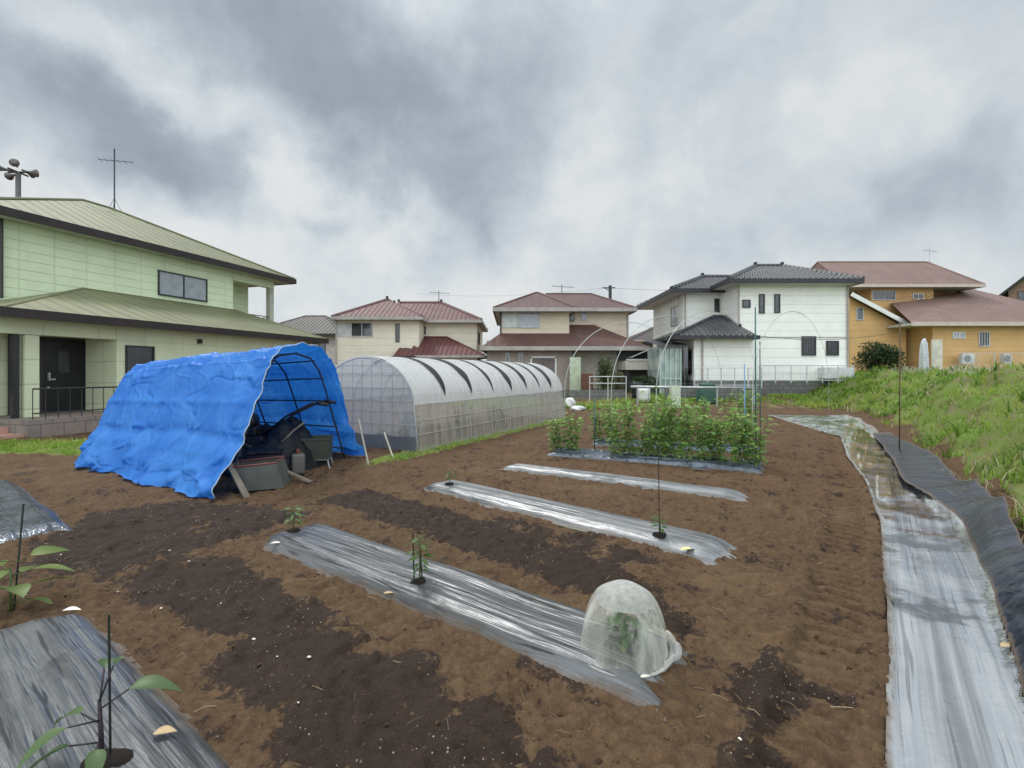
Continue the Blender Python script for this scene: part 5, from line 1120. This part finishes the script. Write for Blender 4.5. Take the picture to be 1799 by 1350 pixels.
z_ = wz(680, 20.5); MB().tube([(wx(1108, 20.5), 0, z_), (wx(1330, 20.5), 0, z_-.05)], .055, 8).build('rail', M_galv, e, True)
for a_ in (1120, 1190, 1260, 1325): MB().tube([(wx(a_, 20.5), 0, 0), (wx(a_, 20.5), 0, z_)], .04, 6).build('post', M_galv, e)
e = empty('pipe_barrier', (0, 21.3, 0), 0, 'short white pipe rail left of the long grey rail', 'barrier')
z_ = wz(662, 21.3); MB().tube([(wx(1035, 21.3), 0, z_), (wx(1100, 21.3), 0, z_)], .022, 8).tube([(wx(1035, 21.3), 0, z_-.3), (wx(1100, 21.3), 0, z_-.3)], .022, 8).build('rail', M_alu, e, True)
for a_ in (1036, 1068, 1100): MB().tube([(wx(a_, 21.3), 0, 0), (wx(a_, 21.3), 0, z_)], .022, 6).build('post', M_alu, e)
x, y = wx(1242, 21.4), 21.4
e = empty('compost_bin', (x, y, gz(x, y)), 0, 'dark green domed compost bin by the grey wall', 'compost bin')
MB().lathe([(.46, 0), (.44, .3), (.38, .62), (.30, .74)], (0, 0, 0), 20).build('body', pm('bin_green', (.03, .085, .06), .5), e, True)
MB().lathe([(.33, .74), (.34, .78), (.20, .86), (0, .89)], (0, 0, 0), 20).build('lid', pm('bin_green', (.03, .085, .06), .5), e, True)
for px, w_, h_, y, lb, mt in ((1131, .55, .62, 21.6, 'white plastic drum under the carport', M_white), (1120, .5, .8, 22.2, 'dark drum under the carport', M_black)):
    MB().lathe([(0, 0), (w_*.5, 0), (w_*.52, h_*.3), (w_*.5, h_*.5), (w_*.52, h_*.7), (w_*.48, h_), (0, h_)], (0, 0, 0), 18).build('drum', mt, None, True, label=lb, cat='drum', loc=(wx(px, y), y, gz(wx(px, y), y)))
MB().box(wx(1180, 20), wx(1196, 20), 20, 20.3, 0, .95).build('board', pm('pale_green_board', (.5, .56, .42), .7), None, label='pale green board standing behind the pea plants', cat='board', bevel=.01)
MB().box(wx(1000, 27), wx(1019, 27), 26.7, 26.8, .1, wz(628, 26.7)).build('storage_door', pm('pale_green_door', (.48, .53, .38), .7), None, label='tall pale green panel in front of the beige house', cat='panel', bevel=.01)
MB().box(wx(1022, 26), wx(1042, 26), 26, 26.3, .62, 1.45).build('brown_box', pm('brown_box', (.16, .07, .045), .8), None, label='reddish brown box against the beige house wall', cat='box', bevel=.01)
# bushes
def bush(name, loc, rx, ry, rz_, n, leafs, mat, label, cat, seed, squareness=2.0, wood=True, ls=.1):
    r_ = random.Random(seed); e = empty(name, loc, 0, label, cat); lf = MB()
    blobs = [(Vector((r_.uniform(-.6, .6)*rx, r_.uniform(-.6, .6)*ry, rz_*(1+r_.uniform(-.6, .65)))), r_.uniform(.3, .5)) for _ in range(16)]
    for i in range(n):
        c_, s_ = r_.choice(blobs); v = Vector((r_.gauss(0, 1), r_.gauss(0, 1), r_.gauss(0, 1))).normalized()*(r_.random()**.35)
        p = c_+Vector((v.x*rx*s_, v.y*ry*s_, v.z*rz_*s_)); p.z = max(.05, p.z)
        dv = (v+Vector((0, 0, .3))); L = ls*r_.uniform(.7, 1.3)
        lf.leaf(p, (dv.x+r_.uniform(-.5, .5), dv.y+r_.uniform(-.5, .5), dv.z), L, L*.55, .2, 2, .2, r_.uniform(-1, 1))
    lf.build('crown', mat, e)
    st = MB()
    for c_, s_ in blobs[:8]: st.tube([(0, 0, -.1), (c_.x*.4, c_.y*.4, c_.z*.5), tuple(c_)], [.05, .035, .012], 6)
    st.build('branches', pm('bark', (.07, .05, .035), .9), e); return e
M_hedge = leafmat('hedge_leaf', (.018, .040, .012), (.045, .075, .022), trl=.15); M_shrub = leafmat('shrub_leaf', (.05, .09, .025), (.10, .13, .045), trl=.25)
bush('hedge_bush', (wx(1540, 26.5), 26.5, 1.15), 1.65, .9, 1.0, 5200, 0, M_hedge, 'dense dark green bush at the corner of the orange house', 'bush', 3, ls=.13)
bush('tall_shrub', (wx(1062, 24.5), 24.5, .3), .5, .4, 1.05, 1500, 0, M_shrub, 'narrow green shrub in front of the beige house', 'shrub', 4, ls=.11)
bush('low_shrub', (wx(1081, 24), 24, .3), .55, .4, .65, 1200, 0, leafmat('olive_leaf', (.10, .11, .03), (.15, .15, .06)), 'low olive shrub right of the narrow shrub', 'shrub', 5, ls=.10)
bush('dark_planting', (wx(1135, 24.2), 24.2, .3), .8, .4, .55, 1400, 0, M_hedge, 'dark planting in front of the carport', 'shrub', 6, ls=.11)
# ------------------------------------------------------------------ grass and weeds (nobody could count them)
def scatter(n, xr, yr, fn, seed):
    g = np.random.default_rng(seed); x = g.uniform(*xr, n); y = yr[0]+(yr[1]-yr[0])*g.random(n)**1.6; k = g.random(n) < fn(x, y); return x[k], y[k]
def weedmask(x, y):
    _, dd_ = bankh(x, y); return sst(.15, .8, dd_)*(.55+.45*sst(.40, .58, fbm(x*.9, y*.9, 77, 4)))
def blades(name, x, y, hmin, hmax, wd, mat, seed, lean=.5, label=None, per=4, hfn=None):
    g = np.random.default_rng(seed); z = ground_z(x, y); n = len(x); V = []; 
    x = np.repeat(x, per)+g.normal(0, .035, n*per); y = np.repeat(y, per)+g.normal(0, .035, n*per); z = np.repeat(z, per); N = n*per
    h = g.uniform(hmin, hmax, N)
    if hfn is not None: h = h*hfn(x, y)
    far = 1+np.clip(y-8, 0, 30)/14; th = g.uniform(0, 2*math.pi, N); ln = h*g.uniform(.1, lean*1.6, N); cx_, sy_ = np.cos(th), np.sin(th); w_ = wd*far*g.uniform(.6, 1.3, N)
    base = np.stack([x, y, z-.02], -1); sd_ = np.stack([-sy_*w_, cx_*w_, 0*w_], -1); mid = base+np.stack([cx_*ln*.35, sy_*ln*.35, h*.6], -1); tip = base+np.stack([cx_*ln, sy_*ln, h*g.uniform(.75, 1.0, N)], -1)
    P = np.stack([base-sd_, base+sd_, mid+sd_*.8, mid-sd_*.8, tip], 1).reshape(-1, 3).astype(np.float32)
    i = np.arange(N)*5; L = np.stack([i, i+1, i+2, i+3, i+3, i+2, i+4], -1).ravel().astype(np.int32)
    me = bpy.data.meshes.new(name); me.vertices.add(len(P)); me.vertices.foreach_set('co', P.ravel()); me.loops.add(len(L)); me.loops.foreach_set('vertex_index', L)
    me.polygons.add(2*N); ls_ = np.stack([np.arange(N)*7, np.arange(N)*7+4], -1).ravel().astype(np.int32); me.polygons.foreach_set('loop_start', ls_)
    try: me.polygons.foreach_set('loop_total', np.tile([4, 3], N).astype(np.int32))
    except Exception: pass
    me.update(calc_edges=True); me.validate(); me.materials.append(mat); o = bpy.data.objects.new(name, me); COL.objects.link(o)
    return tag(o, label, 'grass', kind='stuff')
M_g1 = leafmat('grass_green', (.15, .27, .030), (.32, .46, .070), (.42, .45, .11), trl=.5); M_g2 = leafmat('weed_dark', (.08, .17, .022), (.20, .32, .05), trl=.4); M_g3 = leafmat('dry_grass', (.34, .28, .15), (.50, .44, .28), trl=.3)
x, y = scatter(64000, (2, 34), (1.4, 26), weedmask, 1); blades('bank_grass', x, y, .06, .22, .008, M_g1, 2, .8, 'bright green grass covering the bank on the right')
x, y = scatter(26000, (2, 34), (1.4, 26), lambda x, y: weedmask(x, y)*sst(.42, .6, fbm(x*.7, y*.7, 99, 3)), 3); blades('bank_weeds', x, y, .10, .30, .015, M_g2, 4, .9, 'dark leafy weeds in clumps on the bank')
x, y = scatter(26000, (2, 34), (1.4, 26), lambda x, y: sst(.0, .5, bankh(x, y)[1])*.5*sst(.5, .6, fbm(x*.8, y*.8, 55, 3)), 5); blades('bank_dry_grass', x, y, .06, .28, .006, M_g3, 6, 1.0, 'dry straw coloured grass patches on the bank')
x, y = scatter(5000, (14, 34), (9, 26), lambda x, y: sst(2.6, 3.6, bankh(x, y)[1])*sst(.40, .5, fbm(x*.5, y*.5, 45, 3)), 7); blades('pale_seed_heads', x, y, .15, .42, .010, leafmat('pale_seed', (.40, .37, .28), (.55, .52, .42), trl=.4), 8, .7, 'pale feathery seed heads along the top of the bank')
x, y = scatter(9000, (-16, -7), (7.6, 14), lambda x, y: sst(-.1, .3, sdpoly(x, y, [(-40, 8.9), (-9.4, 8.9), (-7.6, 8.7), (-7.4, 10.2), (-9.5, 10.5), (-40, 10.5)])), 9); blades('yard_grass', x, y, .06, .16, .008, M_g1, 10, .9, 'short green grass beside the porch of the green house')
def ghm(x, y):
    q_ = (x+1.76)*gdir[1]-(y-9.1)*gdir[0]; s_ = (x+1.76)*gdir[0]+(y-9.1)*gdir[1]
    return (1-sst(.02, .30, np.abs(q_-.12)))*sst(-1.6, -.8, s_)*(1-sst(7, 8.5, s_))*(.15+.85*sst(4.5, 0, s_))
x, y = scatter(16000, (-3.5, 2.5), (7.6, 17), ghm, 11); blades('greenhouse_edge_grass', x, y, .03, .10, .006, M_g1, 12, .9, 'thin green grass along the foot of the tunnel greenhouse')
x, y = scatter(9000, (-3, 16), (18.5, 25), lambda x, y: sst(19, 20.5, y)*sst(.42, .6, fbm(x*.6, y*.6, 25, 3)), 13); blades('verge_grass', x, y, .06, .22, .012, M_g1, 14, .9, 'rough grass along the foot of the house walls')
# clods and crumbs on the tilled soil
g = np.random.default_rng(21); n = 9000; x = g.uniform(-7, 6, n); y = 1.3+g.random(n)**1.7*11; keep = (ridge(x, y)[1] < .05) & (x < stripL(y)-.05) & ~((x < -2.7) & (y > 6) & (y < 11)); x, y = x[keep], y[keep]; z = ground_z(x, y); r_ = np.minimum(g.gamma(2.0, .0032, len(x))+.003, .018)
tv = np.array([(1, 0, 0), (-1, 0, 0), (0, 1, 0), (0, -1, 0), (0, 0, 1), (0, 0, -1)], float); tf_ = [(4, 0, 2), (4, 2, 1), (4, 1, 3), (4, 3, 0), (5, 2, 0), (5, 1, 2), (5, 3, 1), (5, 0, 3)]
P = np.stack([x, y, z], -1)[:, None, :]+tv[None]*r_[:, None, None]*g.uniform(.5, 1.25, (len(x), 6, 1))*np.array((1, 1, .7)); P = P.reshape(-1, 3)
fc = (np.arange(len(x))[:, None, None]*6+np.array(tf_)[None]).reshape(-1, 3)
me = bpy.data.meshes.new('soil_clods'); me.from_pydata(P.tolist(), [], fc.tolist())
m, t = newmat('clod'); gg = t.node('ShaderNodeNewGeometry'); out(t, princ(t, t.mix(gg.outputs['Random Per Island'], (.045, .027, .016), (.125, .08, .045)), .95, None, 0, .2).outputs[0]); me.materials.append(m)
o = bpy.data.objects.new('soil_clods', me); COL.objects.link(o); tag(o, 'loose crumbs and clods of brown soil over the tilled field', 'soil', kind='stuff')
g = np.random.default_rng(33); n = 900; x = g.uniform(-6, 5.5, n); y = 1.3+g.random(n)**1.5*9; keep = (x < stripL(y)-.05) & ~((x < -2.7) & (y > 5.5)); x, y = x[keep], y[keep]; z = ground_z(x, y)+.006
mb = MB()
for i in range(len(x)):
    th = g.uniform(0, 6.28); L = g.uniform(.015, .055); c_, s_ = math.cos(th)*L, math.sin(th)*L; mb.tube([(x[i]-c_, y[i]-s_, z[i]), (x[i], y[i], z[i]+g.uniform(.002, .012)), (x[i]+c_, y[i]+s_*.7, z[i]+g.uniform(-.002, .008))], g.uniform(.0009, .0018), 3, False)
m, t = newmat('straw'); gg = t.node('ShaderNodeNewGeometry'); out(t, princ(t, t.mix(gg.outputs['Random Per Island'], (.10, .07, .04), (.36, .29, .17)), .8, None, 0, .2).outputs[0])
mb.build('straw_litter', m, label='scattered bits of dry straw and root on the brown soil', cat='straw', kind='stuff')
S.render.engine = 'CYCLES'; S.cycles.max_bounces = 8; S.cycles.transparent_max_bounces = 16
